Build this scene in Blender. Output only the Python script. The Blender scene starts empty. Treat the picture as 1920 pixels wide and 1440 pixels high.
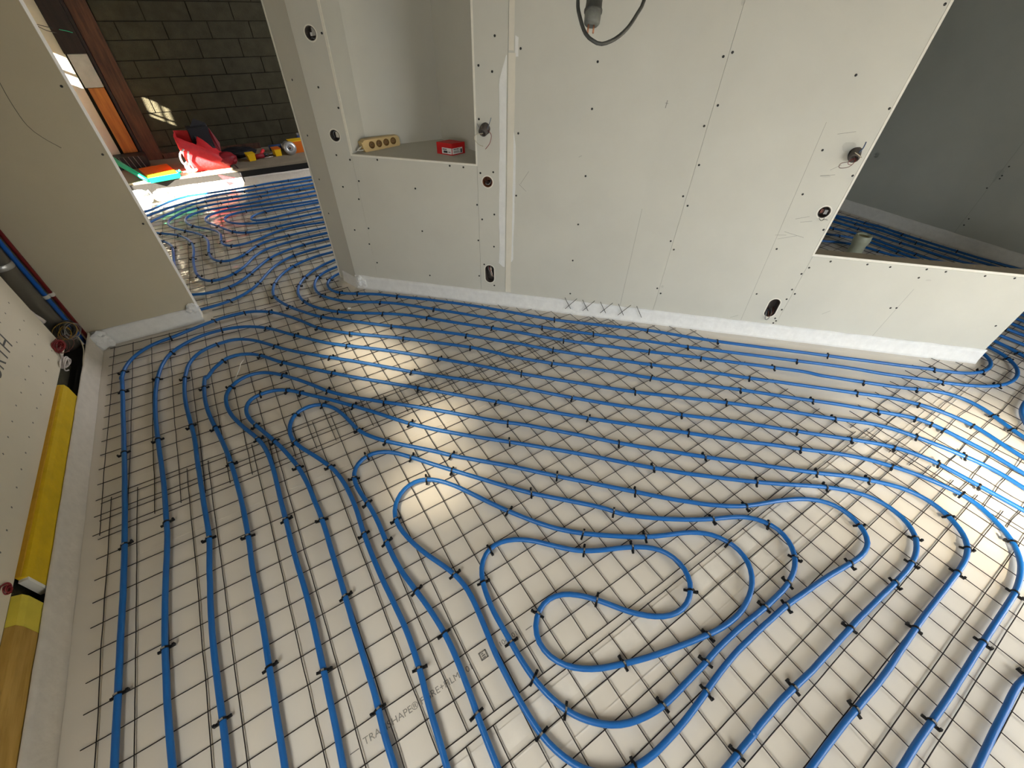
import bpy, bmesh, math, random
from mathutils import Vector, Matrix, noise

# ------------------------------------------------------------------ scene, camera, light
scene = bpy.context.scene
COL = scene.collection
scene.cycles.use_denoising = True
scene.cycles.max_bounces = 6
scene.cycles.diffuse_bounces = 4
scene.cycles.glossy_bounces = 2
scene.cycles.transparent_max_bounces = 4
scene.cycles.use_adaptive_sampling = True
scene.cycles.adaptive_threshold = 0.04
scene.cycles.sample_clamp_indirect = 6.0
scene.cycles.caustics_reflective = False
scene.cycles.caustics_refractive = False
vs = scene.view_settings
vs.view_transform = 'Standard'
vs.look = 'None'
vs.gamma = 1.0
vs.use_curve_mapping = False
vs.exposure = 0.0

CAM = Vector((0.5769, -0.7361, 1.7415))
RGT = Vector((0.84485, -0.53456, 0.02177))
UPV = Vector((0.35305, 0.58611, 0.72927))
FWD = Vector((0.40260, 0.60843, -0.68389))
cam_data = bpy.data.cameras.new('camera')
cam_data.sensor_width = 36.0
cam_data.lens = 782.79 * 36.0 / 1920.0
cam_data.clip_start = 0.02
cam = bpy.data.objects.new('camera', cam_data)
COL.objects.link(cam)
M3 = Matrix((RGT, UPV, -FWD)).transposed()
cam.matrix_world = Matrix.Translation(CAM) @ M3.to_4x4()
scene.camera = cam

world = bpy.data.worlds.new('sky')
scene.world = world
world.use_nodes = True
bg = world.node_tree.nodes['Background']
bg.inputs['Color'].default_value = (0.75, 0.87, 1.0, 1)
bg.inputs['Strength'].default_value = 1.1

SUN = Vector((0.9, 0.39, -0.5)).normalized()

def lamp(name, kind, energy, color, loc=(0, 0, 0), aim=None, **kw):
    d = bpy.data.lights.new(name, kind)
    d.energy = energy
    d.color = color
    for k, v in kw.items():
        setattr(d, k, v)
    o = bpy.data.objects.new(name, d)
    COL.objects.link(o)
    o.location = loc
    if aim is not None:
        o.rotation_euler = Vector(aim).to_track_quat('-Z', 'Y').to_euler()
    return o

lamp('sun', 'SUN', 130.0, (1.0, 0.90, 0.74), aim=SUN, angle=math.radians(0.8))
# daylight in the openings: the window of the left wall and the glazed door of the rear wall; then fill lamps added in the room behind the hatch and the far room
lamp('window_light', 'AREA', 46.0, (0.98, 1.0, 0.97), (-0.50, -1.30, 1.35), (1, 0.08, -0.40), shape='RECTANGLE', size=1.9, size_y=1.1, spread=math.radians(162))
lamp('door_light', 'AREA', 40.0, (0.93, 0.98, 1.0), (3.20, -3.50, 1.25), (0.0, 1, -0.72), shape='RECTANGLE', size=1.7, size_y=1.6, spread=math.radians(100))
lamp('side_room_fill', 'AREA', 0.8, (0.80, 0.90, 1.0), (5.6, -2.6, 1.7), (0.12, 1, -0.2), shape='RECTANGLE', size=1.0, size_y=1.0)
lamp('far_room_fill', 'AREA', 52.0, (0.95, 0.95, 1.0), (3.25, 4.4, 1.5), (-1, -0.05, -0.35), shape='RECTANGLE', size=1.2, size_y=1.1)
# added spot lamps standing in for the soft pools of sunlight on the floor
def beam(name, src, tgt, energy, deg, rad=0.10):
    src = Vector(src); tgt = Vector(tgt)
    lamp(name, 'SPOT', energy, (1.0, 0.87, 0.64), src, tgt-src, spot_size=math.radians(deg), spot_blend=1.0, shadow_soft_size=rad)
beam('pool_spot', (-0.46, 0.9, 2.1), (0.92, 1.66, 0), 330.0, 11)
beam('pool_spot', (-0.46, 0.9, 2.1), (1.03, 1.36, 0), 330.0, 11)
beam('pool_spot', (-0.46, 0.3, 2.1), (1.06, 0.77, 0), 330.0, 10)
beam('pool_spot', (-0.46, 0.3, 2.1), (0.92, 0.42, 0), 280.0, 11)
beam('pool_spot', (0.2, -3.5, 2.3), (3.30, -1.16, 0), 3200.0, 11)
beam('pool_spot', (0.2, -3.5, 2.3), (2.98, -0.86, 0), 900.0, 11)
beam('pool_spot', (0.2, -3.5, 2.3), (2.52, -0.70, 0), 380.0, 7)
# ------------------------------------------------------------------ materials
def srgb(r, g, b):
    f = lambda c: (c / 255 / 12.92) if c <= 10 else ((c / 255 + 0.055) / 1.055) ** 2.4
    return (f(r), f(g), f(b), 1)

MATS = {}
def mat(name, col, rough=0.6, metal=0.0, var=0.0, vscale=6.0, bump=0.0, bscale=60.0, coat=0.0, coat_rough=0.1,
        trans=0.0, alpha=1.0, spec=0.5, col2=None, stretch=None, sheen=0.0):
    m = bpy.data.materials.new(name)
    m.use_nodes = True
    nt = m.node_tree
    b = nt.nodes['Principled BSDF']
    b.inputs['Base Color'].default_value = col
    b.inputs['Roughness'].default_value = rough
    b.inputs['Metallic'].default_value = metal
    b.inputs['Specular IOR Level'].default_value = spec
    b.inputs['Coat Weight'].default_value = coat
    b.inputs['Coat Roughness'].default_value = coat_rough
    b.inputs['Transmission Weight'].default_value = trans
    b.inputs['Alpha'].default_value = alpha
    tc = nt.nodes.new('ShaderNodeTexCoord')
    vec = tc.outputs['Object']
    if stretch:
        mp = nt.nodes.new('ShaderNodeMapping')
        mp.inputs['Scale'].default_value = stretch
        nt.links.new(vec, mp.inputs['Vector'])
        vec = mp.outputs['Vector']
    if var > 0 or col2:
        n = nt.nodes.new('ShaderNodeTexNoise')
        n.inputs['Scale'].default_value = vscale
        n.inputs['Detail'].default_value = 6.0
        n.inputs['Roughness'].default_value = 0.6
        nt.links.new(vec, n.inputs['Vector'])
        r = nt.nodes.new('ShaderNodeValToRGB')
        c2 = col2 or tuple(c * (1 - var) for c in col[:3]) + (1,)
        c1 = col if col2 else tuple(min(1, c * (1 + var)) for c in col[:3]) + (1,)
        r.color_ramp.elements[0].position = 0.32
        r.color_ramp.elements[1].position = 0.68
        r.color_ramp.elements[0].color = c2
        r.color_ramp.elements[1].color = c1
        nt.links.new(n.outputs['Fac'], r.inputs['Fac'])
        nt.links.new(r.outputs['Color'], b.inputs['Base Color'])
    if bump > 0:
        n2 = nt.nodes.new('ShaderNodeTexNoise')
        n2.inputs['Scale'].default_value = bscale
        n2.inputs['Detail'].default_value = 4.0
        nt.links.new(vec, n2.inputs['Vector'])
        bm_ = nt.nodes.new('ShaderNodeBump')
        bm_.inputs['Strength'].default_value = bump
        bm_.inputs['Distance'].default_value = 0.01
        nt.links.new(n2.outputs['Fac'], bm_.inputs['Height'])
        nt.links.new(bm_.outputs['Normal'], b.inputs['Normal'])
        if coat > 0:
            nt.links.new(bm_.outputs['Normal'], b.inputs['Coat Normal'])
    MATS[name] = m
    return m

mat('film', (0.735, 0.675, 0.59, 1), 0.42, var=0.04, vscale=3.0, bump=0.06, bscale=9.0, coat=0.45, coat_rough=0.22)
mat('film_crinkled', (0.70, 0.65, 0.53, 1), 0.35, var=0.06, vscale=5.0, bump=0.45, bscale=11.0, coat=1.0, coat_rough=0.07)
mat('tape', (0.755, 0.70, 0.62, 1), 0.85, var=0.05, vscale=14, bump=0.06, bscale=25, spec=0.15)
mat('film_ink', (0.22, 0.20, 0.17, 1), 0.6, alpha=0.62)
mat('pipe_blue', srgb(16, 94, 166), 0.38, var=0.06, vscale=14, bump=0.05, bscale=220, spec=0.5)
mat('wire', srgb(34, 24, 20), 0.6, var=0.3, vscale=30, spec=0.3)
mat('tie_black', (0.006, 0.006, 0.007, 1), 0.5, spec=0.3)
mat('tie_steel', (0.45, 0.44, 0.42, 1), 0.35, metal=0.8)
mat('plaster', (0.60, 0.59, 0.53, 1), 0.9, var=0.035, vscale=2.3, bump=0.04, bscale=160, spec=0.2)
mat('plaster_shaded', (0.50, 0.455, 0.35, 1), 0.9, var=0.035, vscale=2.3, bump=0.04, bscale=160, spec=0.2)  # plaster again, darkened and browned to put the stub's shade into the colour
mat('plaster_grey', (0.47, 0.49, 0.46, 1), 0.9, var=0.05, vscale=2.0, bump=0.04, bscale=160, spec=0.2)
mat('board_edge', (0.80, 0.77, 0.68, 1), 0.85, var=0.05, vscale=30)
mat('joint_white', (0.80, 0.80, 0.78, 1), 0.8, var=0.05, vscale=14, bump=0.25, bscale=60)
mat('joint_cream', (0.74, 0.70, 0.60, 1), 0.8, var=0.03, vscale=10, bump=0.10, bscale=60)
mat('core_dark', (0.30, 0.29, 0.27, 1), 0.9)
mat('fleece', (0.80, 0.80, 0.79, 1), 0.75, var=0.05, vscale=24, bump=0.30, bscale=45)
mat('fleece_warm', (0.66, 0.61, 0.54, 1), 0.8, var=0.05, vscale=24, bump=0.30, bscale=45)
mat('skirt_film', (0.80, 0.80, 0.80, 1), 0.25, alpha=0.10, bump=0.5, bscale=30, coat=0.6)
mat('screw', (0.008, 0.008, 0.008, 1), 0.5)
mat('pencil', (0.16, 0.155, 0.15, 1), 0.8, alpha=0.5)
mat('smudge', (0.20, 0.19, 0.17, 1), 0.9, alpha=0.10)
mat('membrane', (0.72, 0.65, 0.51, 1), 0.75, var=0.03, vscale=4, bump=0.12, bscale=30)
mat('membrane_ink', (0.10, 0.095, 0.085, 1), 0.7)
mat('yellow_foam', srgb(206, 172, 12), 0.65, var=0.10, vscale=14, bump=0.15, bscale=70)
mat('yellow_foam_side', srgb(196, 150, 28), 0.7, var=0.10, vscale=18)
mat('yellow_pale', srgb(204, 186, 64), 0.65, var=0.08, vscale=16)
mat('tan_wood', srgb(182, 146, 74), 0.7, col2=srgb(150, 116, 44), vscale=5, stretch=(9, 1.0, 9))
mat('foam_white', (0.80, 0.78, 0.72, 1), 0.8, bump=0.2, bscale=60)
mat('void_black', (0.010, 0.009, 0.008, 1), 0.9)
mat('pvc_grey', srgb(104, 100, 90), 0.38, var=0.06, vscale=5)
mat('pipe_red', srgb(110, 22, 20), 0.45)
mat('pipe_blue_riser', srgb(34, 98, 190), 0.42)
mat('clamp_white', (0.62, 0.60, 0.55, 1), 0.5)
mat('conduit_black', (0.030, 0.028, 0.026, 1), 0.5)
mat('cable_grey', (0.22, 0.22, 0.22, 1), 0.5)
mat('cable_white', (0.66, 0.60, 0.57, 1), 0.5)
mat('cable_red', srgb(120, 22, 26), 0.5)
mat('cable_yellow', srgb(150, 118, 40), 0.5)
mat('cable_brown', srgb(90, 44, 30), 0.5)
mat('cable_cream', srgb(200, 190, 165), 0.5)
mat('cable_blue', srgb(70, 92, 120), 0.5)
mat('foam_orange', srgb(190, 92, 42), 0.8, bump=0.5, bscale=30)
mat('box_cup', (0.075, 0.062, 0.055, 1), 0.5)
mat('box_cup_brown', srgb(112, 66, 40), 0.5)
mat('rubber', (0.055, 0.057, 0.052, 1), 0.55, var=0.35, vscale=30, bump=0.1, bscale=90)
mat('rubber_grey', (0.13, 0.135, 0.12, 1), 0.6, var=0.3, vscale=40)
mat('copper', srgb(186, 128, 96), 0.4, metal=0.5)
mat('strip_cream', srgb(206, 178, 122), 0.45, var=0.05, vscale=10)
mat('socket_shade', srgb(132, 100, 56), 0.6)
mat('card_red', srgb(190, 20, 26), 0.45, var=0.04, vscale=10)
mat('label_white', (0.78, 0.76, 0.74, 1), 0.6)
mat('label_ink', (0.04, 0.04, 0.045, 1), 0.6)
mat('block', srgb(66, 63, 50), 0.95, var=0.16, vscale=9, bump=0.5, bscale=120, spec=0.15)
mat('mortar', srgb(44, 41, 34), 0.95, var=0.1, vscale=20, bump=0.4, bscale=80, spec=0.1)
mat('concrete', srgb(132, 122, 104), 0.9, var=0.10, vscale=5, bump=0.3, bscale=50)
mat('bitumen', (0.005, 0.004, 0.003, 1), 0.8, bump=0.2, bscale=30)
mat('wood_dark', srgb(92, 58, 38), 0.75, col2=srgb(52, 30, 18), vscale=4, stretch=(9, 9, 0.8))
mat('wood_black', srgb(40, 28, 22), 0.8, col2=srgb(24, 16, 12), vscale=4, stretch=(9, 9, 0.8))
mat('wood_orange', srgb(176, 112, 46), 0.7, col2=srgb(140, 82, 30), vscale=4, stretch=(9, 9, 0.8))
mat('board_grey', srgb(170, 170, 160), 0.8, var=0.12, vscale=9)
mat('wall_cream', (0.70, 0.66, 0.55, 1), 0.85, var=0.06, vscale=5)
mat('tool_green', srgb(14, 170, 128), 0.4)
mat('tool_yellow', srgb(236, 190, 20), 0.45)
mat('tool_orange', srgb(206, 104, 20), 0.5)
mat('tool_red', srgb(214, 44, 50), 0.6, var=0.10, vscale=18, bump=0.3, bscale=40)
mat('tool_darkred', srgb(132, 16, 28), 0.6)
mat('tool_black', (0.012, 0.012, 0.016, 1), 0.5)
mat('tool_blue', srgb(44, 66, 110), 0.45)
mat('steel', (0.52, 0.53, 0.53, 1), 0.35, metal=0.7)
mat('white_sheet', (0.82, 0.82, 0.80, 1), 0.5, bump=0.3, bscale=18)
mat('sheet_grey', (0.50, 0.51, 0.50, 1), 0.4, bump=0.3, bscale=18)
mat('pvc_pale', srgb(186, 190, 168), 0.4, var=0.10, vscale=12)
mat('pvc_olive', srgb(128, 118, 74), 0.5)
mat('ceiling_dark', (0.26, 0.23, 0.18, 1), 0.9)  # unseen ceiling, darkened so that it bounces less light
mat('shutter', (0.55, 0.54, 0.50, 1), 0.6)

# ------------------------------------------------------------------ mesh helpers
class MB:
    def __init__(self):
        self.v = []; self.f = []; self.sm = []
    def add(self, vs_, fs, smooth=False):
        o = len(self.v)
        self.v += [tuple(p) for p in vs_]
        self.f += [tuple(i + o for i in q) for q in fs]
        self.sm += [smooth] * len(fs)
        return self
    def box(self, a, b, T=None):
        x0, y0, z0 = a; x1, y1, z1 = b
        p = [Vector(q) for q in ((x0,y0,z0),(x1,y0,z0),(x1,y1,z0),(x0,y1,z0),(x0,y0,z1),(x1,y0,z1),(x1,y1,z1),(x0,y1,z1))]
        if T is not None: p = [T @ q for q in p]
        return self.add(p, [(0,3,2,1),(4,5,6,7),(0,1,5,4),(1,2,6,5),(2,3,7,6),(3,0,4,7)])
    def prism(self, poly, z0, z1, T=None):
        n = len(poly)
        p = [Vector((x, y, z0)) for x, y in poly] + [Vector((x, y, z1)) for x, y in poly]
        if T is not None: p = [T @ q for q in p]
        return self.add(p, [tuple(range(n))[::-1], tuple(range(n, 2*n))] + [(i, (i+1) % n, n+(i+1) % n, n+i) for i in range(n)])
    def tube(self, pts, r, n=10, caps=True, smooth=True):
        pts = [Vector(p) for p in pts]
        m = len(pts)
        rr = r if isinstance(r, (list, tuple)) else [r] * m
        vs_ = []; prev = None
        for i in range(m):
            t = (pts[min(i+1, m-1)] - pts[max(i-1, 0)]).normalized()
            if prev is None:
                ref = Vector((0, 0, 1)) if abs(t.z) < 0.9 else Vector((1, 0, 0))
                u = t.cross(ref).normalized()
            else:
                u = (prev - t * prev.dot(t)).normalized()
            prev = u
            w = t.cross(u)
            for k in range(n):
                a = 2 * math.pi * k / n
                vs_.append(pts[i] + (u * math.cos(a) + w * math.sin(a)) * rr[i])
        fs = []
        for i in range(m-1):
            for k in range(n):
                k2 = (k+1) % n
                fs.append((i*n+k, i*n+k2, (i+1)*n+k2, (i+1)*n+k))
        self.add(vs_, fs, smooth)
        if caps:
            o = len(self.v) - len(vs_)
            self.f.append(tuple(o+k for k in range(n))[::-1]); self.sm.append(False)
            self.f.append(tuple(o+(m-1)*n+k for k in range(n))); self.sm.append(False)
        return self
    def lathe(self, prof, T=None, n=24, smooth=True):
        vs_ = []
        for r, z in prof:
            for k in range(n):
                a = 2*math.pi*k/n
                vs_.append(Vector((r*math.cos(a), r*math.sin(a), z)))
        if T is not None: vs_ = [T @ q for q in vs_]
        fs = []
        for i in range(len(prof)-1):
            for k in range(n):
                k2 = (k+1) % n
                fs.append((i*n+k, i*n+k2, (i+1)*n+k2, (i+1)*n+k))
        return self.add(vs_, fs, smooth)
    def mesh(self, name, material):
        me = bpy.data.meshes.new(name)
        me.from_pydata(self.v, [], self.f)
        me.polygons.foreach_set('use_smooth', self.sm)
        me.materials.append(MATS[material] if isinstance(material, str) else material)
        me.update()
        return me
    def build(self, name, material, parent=None):
        return place(name, self.mesh(name, material), parent)

def place(name, me, parent=None, M=None):
    o = bpy.data.objects.new(name, me)
    COL.objects.link(o)
    if parent is not None: o.parent = parent
    if M is not None: o.matrix_local = M
    return o

def empty(name, label=None, cat=None, group=None, kind=None, loc=(0, 0, 0)):
    o = bpy.data.objects.new(name, None)
    o.empty_display_size = 0.05
    COL.objects.link(o)
    o.location = loc
    return tag(o, label, cat, group, kind)

def tag(o, label=None, cat=None, group=None, kind=None):
    if label: o['label'] = label
    if cat: o['category'] = cat
    if group: o['group'] = group
    if kind: o['kind'] = kind
    return o

def bevel(o, w=0.002, seg=2):
    m = o.modifiers.new('bevel', 'BEVEL'); m.width = w; m.segments = seg; m.limit_method = 'ANGLE'
    return o

def spline(pts, step=0.02, closed=False):
    """Catmull-Rom through the points, resampled."""
    P = [Vector(p) for p in pts]
    if len(P) < 3: return P
    E = [P[0]*2 - P[1]] + P + [P[-1]*2 - P[-2]]
    out = []
    for i in range(1, len(E)-2):
        p0, p1, p2, p3 = E[i-1:i+3]
        n = max(2, int((p2-p1).length / step))
        for k in range(n):
            t = k / n
            out.append(0.5 * ((2*p1) + (p2-p0)*t + (2*p0-5*p1+4*p2-p3)*t*t + (3*p1-p0-3*p2+p3)*t*t*t))
    out.append(E[-2])
    return out

def text_mesh(body, size, name, material, parent, M):
    cu = bpy.data.curves.new(name, 'FONT')
    cu.body = body
    cu.size = size
    cu.extrude = 0.0
    tmp = bpy.data.objects.new(name + '_tmp', cu)
    COL.objects.link(tmp)
    bpy.context.view_layer.update()
    dg = bpy.context.evaluated_depsgraph_get()
    me = bpy.data.meshes.new_from_object(tmp.evaluated_get(dg))
    bpy.data.objects.remove(tmp)
    me.materials.clear(); me.materials.append(MATS[material])
    return place(name, me, parent, M)

def cut(o, cutters):
    """real holes: difference with every cutter mesh"""
    for c in cutters:
        m = o.modifiers.new('hole', 'BOOLEAN'); m.operation = 'DIFFERENCE'; m.solver = 'EXACT'; m.object = c
    bpy.context.view_layer.update()
    dg = bpy.context.evaluated_depsgraph_get()
    me = bpy.data.meshes.new_from_object(o.evaluated_get(dg))
    o.modifiers.clear()
    o.data = me
    for c in cutters: bpy.data.objects.remove(c)
    return o

# frame of the partition: s along it, d into it, z up
A = Vector((1.0740, 2.4790, 0)); E = Vector((0.7303, -0.6830, 0)); N = Vector((-0.6830, -0.7303, 0))
WT = Matrix((( E.x, -N.x, 0, A.x), (E.y, -N.y, 0, A.y), (0, 0, 1, 0), (0, 0, 0, 1)))   # (s, depth, z) -> world
def W(s, d, z): return WT @ Vector((s, d, z))
def smat(s, d, z):
    """frame on the face of the partition: local x along it, y up, z out of it"""
    o = W(s, d, z)
    return Matrix(((E.x, 0, N.x, o.x), (E.y, 0, N.y, o.y), (0, 1, 0, o.z), (0, 0, 0, 1)))
H = 2.60
# ------------------------------------------------------------------ floor
random.seed(4)
def wrinkle(x, y):
    """crinkled film: sharp little folds in the doorway, gentle waves elsewhere (metres, never above zero)"""
    door = max(0.0, 1 - abs(y - 3.3) / 1.3) * max(0.0, min(1.0, (0.75 - x) / 0.35)) if x > -0.6 else 0.0
    a = noise.noise((x*3.0, y*3.0, 0.0)) * 0.5 + 0.5
    r = abs(noise.noise((x*7.0 + 3, y*15.0, 2.0)))
    r2 = abs(noise.noise((x*21.0, y*17.0, 5.0)))
    left = max(0.0, 1 - abs(x - 0.05) / 0.55) * max(0.0, min(1.0, (0.55 - y) / 0.5))
    return -(0.0010 * a + 0.0012 * r + door * (0.010 * r + 0.006 * r2) + left * 0.004 * r)

def grid_floor(x0, x1, y0, y1, step, inside=lambda x, y: True):
    m = MB(); nx = int(round((x1-x0)/step)); ny = int(round((y1-y0)/step))
    vs_ = [(x0+(x1-x0)*i/nx, y0+(y1-y0)*j/ny, wrinkle(x0+(x1-x0)*i/nx, y0+(y1-y0)*j/ny)) for j in range(ny+1) for i in range(nx+1)]
    fs = [(j*(nx+1)+i, j*(nx+1)+i+1, (j+1)*(nx+1)+i+1, (j+1)*(nx+1)+i) for j in range(ny) for i in range(nx)]
    m.add(vs_, fs, True)
    return m
floor = tag(grid_floor(-0.62, 6.50, -3.7, 2.50, 0.03).build('floor', 'film'), 'beige insulation film covering the floor of the main room', None, None, 'structure')
fd = tag(grid_floor(-0.90, 3.40, 2.50, 5.40, 0.02).build('floor_doorway', 'film_crinkled'), 'shiny crinkled plastic film on the floor beyond the doorway', None, None, 'structure')
MB().box((-1.3, -3.9, -0.12), (6.7, 6.5, -0.03)).build('slab', 'concrete', floor)

# clear adhesive tape and film laps along the joints of the insulation
def tape_strip(x0, x1, y0, y1, z, name='tape', m='tape'):
    n = int((x1-x0)/0.12)+1; q = MB()
    vs_ = []
    for i in range(n+1):
        x = x0+(x1-x0)*i/n
        w = 0.004*noise.noise((x*4, y0*9, 1))
        vs_ += [(x, y0+w, z), (x, y1+w*0.7, z)]
    nv = len(vs_)
    vs_ += [(p[0], p[1], p[2]-0.0008) for p in vs_]
    q.add(vs_, [(2*i, 2*i+2, 2*i+3, 2*i+1) for i in range(n)] + [(2*i, nv+2*i, nv+2*i+2, 2*i+2) for i in range(n)] + [(2*i+1, 2*i+3, nv+2*i+3, nv+2*i+1) for i in range(n)], False)
    return q.build(name, m, floor)
tape_strip(0.42, 4.6, -0.608, -0.548, 0.0016)
tape_strip(0.30, 4.6, -0.700, -0.694, 0.0016)
tape_strip(0.30, 4.6, -0.640, -0.634, 0.0016)
tape_strip(-0.46, 2.25, 1.135, 1.195, 0.0016)
tape_strip(-0.30, 1.60, 0.735, 0.741, 0.0016)
tape_strip(0.3, 2.5, 1.235, 1.240, 0.0016)
# wording printed on the film
def flr(x, y, z=0.0012): return Matrix.Translation((x, y, z))
text_mesh('TRANSHAPE\u00ae FIBRE+FILM', 0.0295, 'film_print', 'film_ink', floor, flr(0.312, -0.3555))
text_mesh('01', 0.027, 'film_print', 'film_ink', floor, flr(0.676, -0.3555))
text_mesh('1040 01', 0.0245, 'film_print', 'film_ink', floor, flr(0.815, -0.350))
q = MB()
q.box((0.737, -0.353, 0.0008), (0.765, -0.349, 0.0012)).box((0.737, -0.329, 0.0008), (0.765, -0.325, 0.0012))
q.box((0.737, -0.353, 0.0008), (0.741, -0.325, 0.0012)).box((0.761, -0.353, 0.0008), (0.765, -0.325, 0.0012))
q.box((0.745, -0.342, 0.0008), (0.757, -0.338, 0.0012)).box((0.745, -0.348, 0.0008), (0.757, -0.345, 0.0012)).box((0.745, -0.335, 0.0008), (0.753, -0.331, 0.0012))
q.build('film_logo', 'film_ink', floor)
for x0 in (0.268, 0.925): MB().box((x0, -0.354, 0.0008), (x0+0.028, -0.3515, 0.0012)).build('film_print', 'film_ink', floor)

# ------------------------------------------------------------------ partition with niche, serving hatch and doorways
wall = tag(MB().prism([(0.215, 0.085), (0.29, 0.20), (0.60, 0.47), (0.735, 0.57), (0.81, 0.555), (1.16, 0.26), (1.17, 0.088), (3.20, 0.088), (3.20, 0.079), (1.158, 0.079), (1.145, 0.25), (0.80, 0.545), (0.735, 0.555), (0.61, 0.455), (0.30, 0.19), (0.23, 0.079)], 0, H, WT).build('wall_partition', 'plaster_grey'),
           'pale plasterboard partition with a niche and a serving hatch', None, None, 'structure')

def board(poly, holes=(), name='plasterboard', d0=0.0, d1=0.0125, m='plaster'):
    b = MB()
    n = len(poly)
    g = 0.0006   # open joint
    cs = sum(p[0] for p in poly)/n; cz = sum(p[1] for p in poly)/n
    pp = [(s + (g if s < cs else -g), z + (g if z < cz else -g)) for s, z in poly]
    vs_ = [W(s, d0, z) for s, z in pp] + [W(s, d1, z) for s, z in pp]
    b.add(vs_, [tuple(range(n)), tuple(range(n, 2*n))[::-1]] + [((i+1) % n, i, n+i, n+(i+1) % n) for i in range(n)])
    o = b.build(name, m, wall)
    if holes:
        cs_ = []
        for (s, z, w, h) in holes:
            c = MB(); k = 28; r = w/2; ring = []
            for i in range(k):
                a = 2*math.pi*i/k
                ring.append((s + r*math.cos(a), z + r*math.sin(a) + ((h/2-r) if math.sin(a) > 0 else -(h/2-r))))
            vs2 = [W(x, -0.03, y) for x, y in ring] + [W(x, 0.03, y) for x, y in ring]
            c.add(vs2, [tuple(range(k)), tuple(range(k, 2*k))[::-1]] + [((i+1) % k, i, k+i, k+(i+1) % k) for i in range(k)])
            cs_.append(c.build('cutter', 'screw'))
        cut(o, cs_)
    return o
ROUND = 0.068
B = {}
B['b1'] = board([(0.115, 0), (0.302, 0), (0.302, H), (0.115, H)], [(0.220, 1.558, ROUND, ROUND), (0.221, 1.071, ROUND, ROUND)])
B['b2'] = board([(0.302, 0), (1.124, 0), (1.124, 0.972), (0.302, 0.972)])
B['b2t'] = board([(0.302, 2.15), (1.124, 2.15), (1.124, H), (0.302, H)])
B['b3'] = board([(1.124, 0), (1.308, 0), (1.308, H), (1.124, H)], [(1.187, 0.877, ROUND, ROUND), (1.192, 0.247, 0.070, 0.140), (1.178, 1.165, 0.060, 0.060)])
B['b4'] = board([(1.308, 0), (2.385, 0), (2.385, H), (1.308, H)])
B['b5'] = board([(2.385, 0), (3.212, 0), (3.212, H), (2.385, H)], [(3.147, 0.870, ROUND, ROUND), (3.145, 1.171, 0.060, 0.060), (3.138, 0.232, 0.072, 0.142)])
B['b6'] = board([(3.212, 0), (4.506, 0), (4.506, 0.610), (3.212, 0.610)])
# low wall under the hatch: back board, end board and top
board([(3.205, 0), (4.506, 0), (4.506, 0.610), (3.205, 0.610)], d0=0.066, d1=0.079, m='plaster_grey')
MB().box((4.494, 0.013, 0), (4.506, 0.066, 0.610), WT).build('plasterboard', 'plaster', wall)
MB().box((3.215, 0.004, 0.610), (4.515, 0.082, 0.624), WT).build('hatch_sill', 'concrete', wall)
MB().box((3.205, -0.0015, 0.611), (4.515, 0.0035, 0.6255), WT).build('edge_bead', 'board_edge', wall)
MB().box((3.200, 0.013, 0.624), (3.212, 0.079, H), WT).build('plasterboard', 'plaster', wall)
MB().box((3.203, -0.0015, 0.626), (3.2145, 0.004, H), WT).build('edge_bead', 'board_edge', wall)
MB().box((3.215, 0.0, 2.15), (4.506, 0.079, H), WT).build('hatch_lintel', 'plaster', wall)
# jamb beside the left doorway
Fp = W(0.115, 0, 0); Ep = Vector((1.084, 2.622, 0)); jd = (Ep-Fp).normalized(); jn = Vector((-jd.y, jd.x, 0))
if jn.dot(CAM - Fp) < 0: jn = -jn
JL = (Ep-Fp).length
JT = Matrix(((jd.x, -jn.x, 0, Fp.x), (jd.y, -jn.y, 0, Fp.y), (0, 0, 1, 0), (0, 0, 0, 1)))
B['jamb'] = MB().box((0.0, 0, 0), (JL, 0.0125, H), JT).build('jamb_board', 'plaster', wall)
MB().box((JL-0.001, -0.003, 0), (JL+0.011, 0.016, H), JT).build('edge_bead', 'board_edge', wall)  # pale colour carries the sunlit look of this jamb edge
q = MB().prism([(Ep.x+0.008, Ep.y-0.004), (Ep.x+0.02, Ep.y+0.012), (1.32, 2.46), (1.30, 2.44)], 0, H); q.build('jamb_back', 'plaster_grey', wall)
# niche: shelf, two backs, sides and top, all boards
nFL = W(0.306, 0.0125, 0); nBL = Vector((1.432, 2.378, 0)); nCR = Vector((1.962, 2.352, 0)); nR = Vector((2.045, 1.87, 0)); nFR = W(1.120, 0.0125, 0)
ring = [nFL, nBL, nCR, nR, nFR]
for a, b in zip(ring[:-1], ring[1:]):
    t = (b-a).normalized(); o_ = Vector((-t.y, t.x, 0))
    if o_.dot(a - (nFL+nFR)/2 + (b-a)/2) < 0: o_ = -o_
    MB().prism([(p.x, p.y) for p in (a, b, b+o_*0.012, a+o_*0.012)], 0.955, 2.16).build('niche_board', 'plaster', wall)
MB().prism([(p.x, p.y) for p in ring], 0.950, 0.972).build('niche_shelf', 'plaster', wall)
MB().prism([(p.x, p.y) for p in ring], 2.15, 2.162).build('niche_top', 'plaster', wall)
for a, b in (((0.298, -0.0015, 0.963), (0.3085, 0.0125, 2.15)), ((1.1165, -0.0015, 0.963), (1.127, 0.0125, 2.15)), ((0.3085, -0.0015, 0.963), (1.1165, 0.0125, 0.9735))):
    MB().box(a, b, WT).build('edge_bead', 'board_edge', wall)
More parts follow.
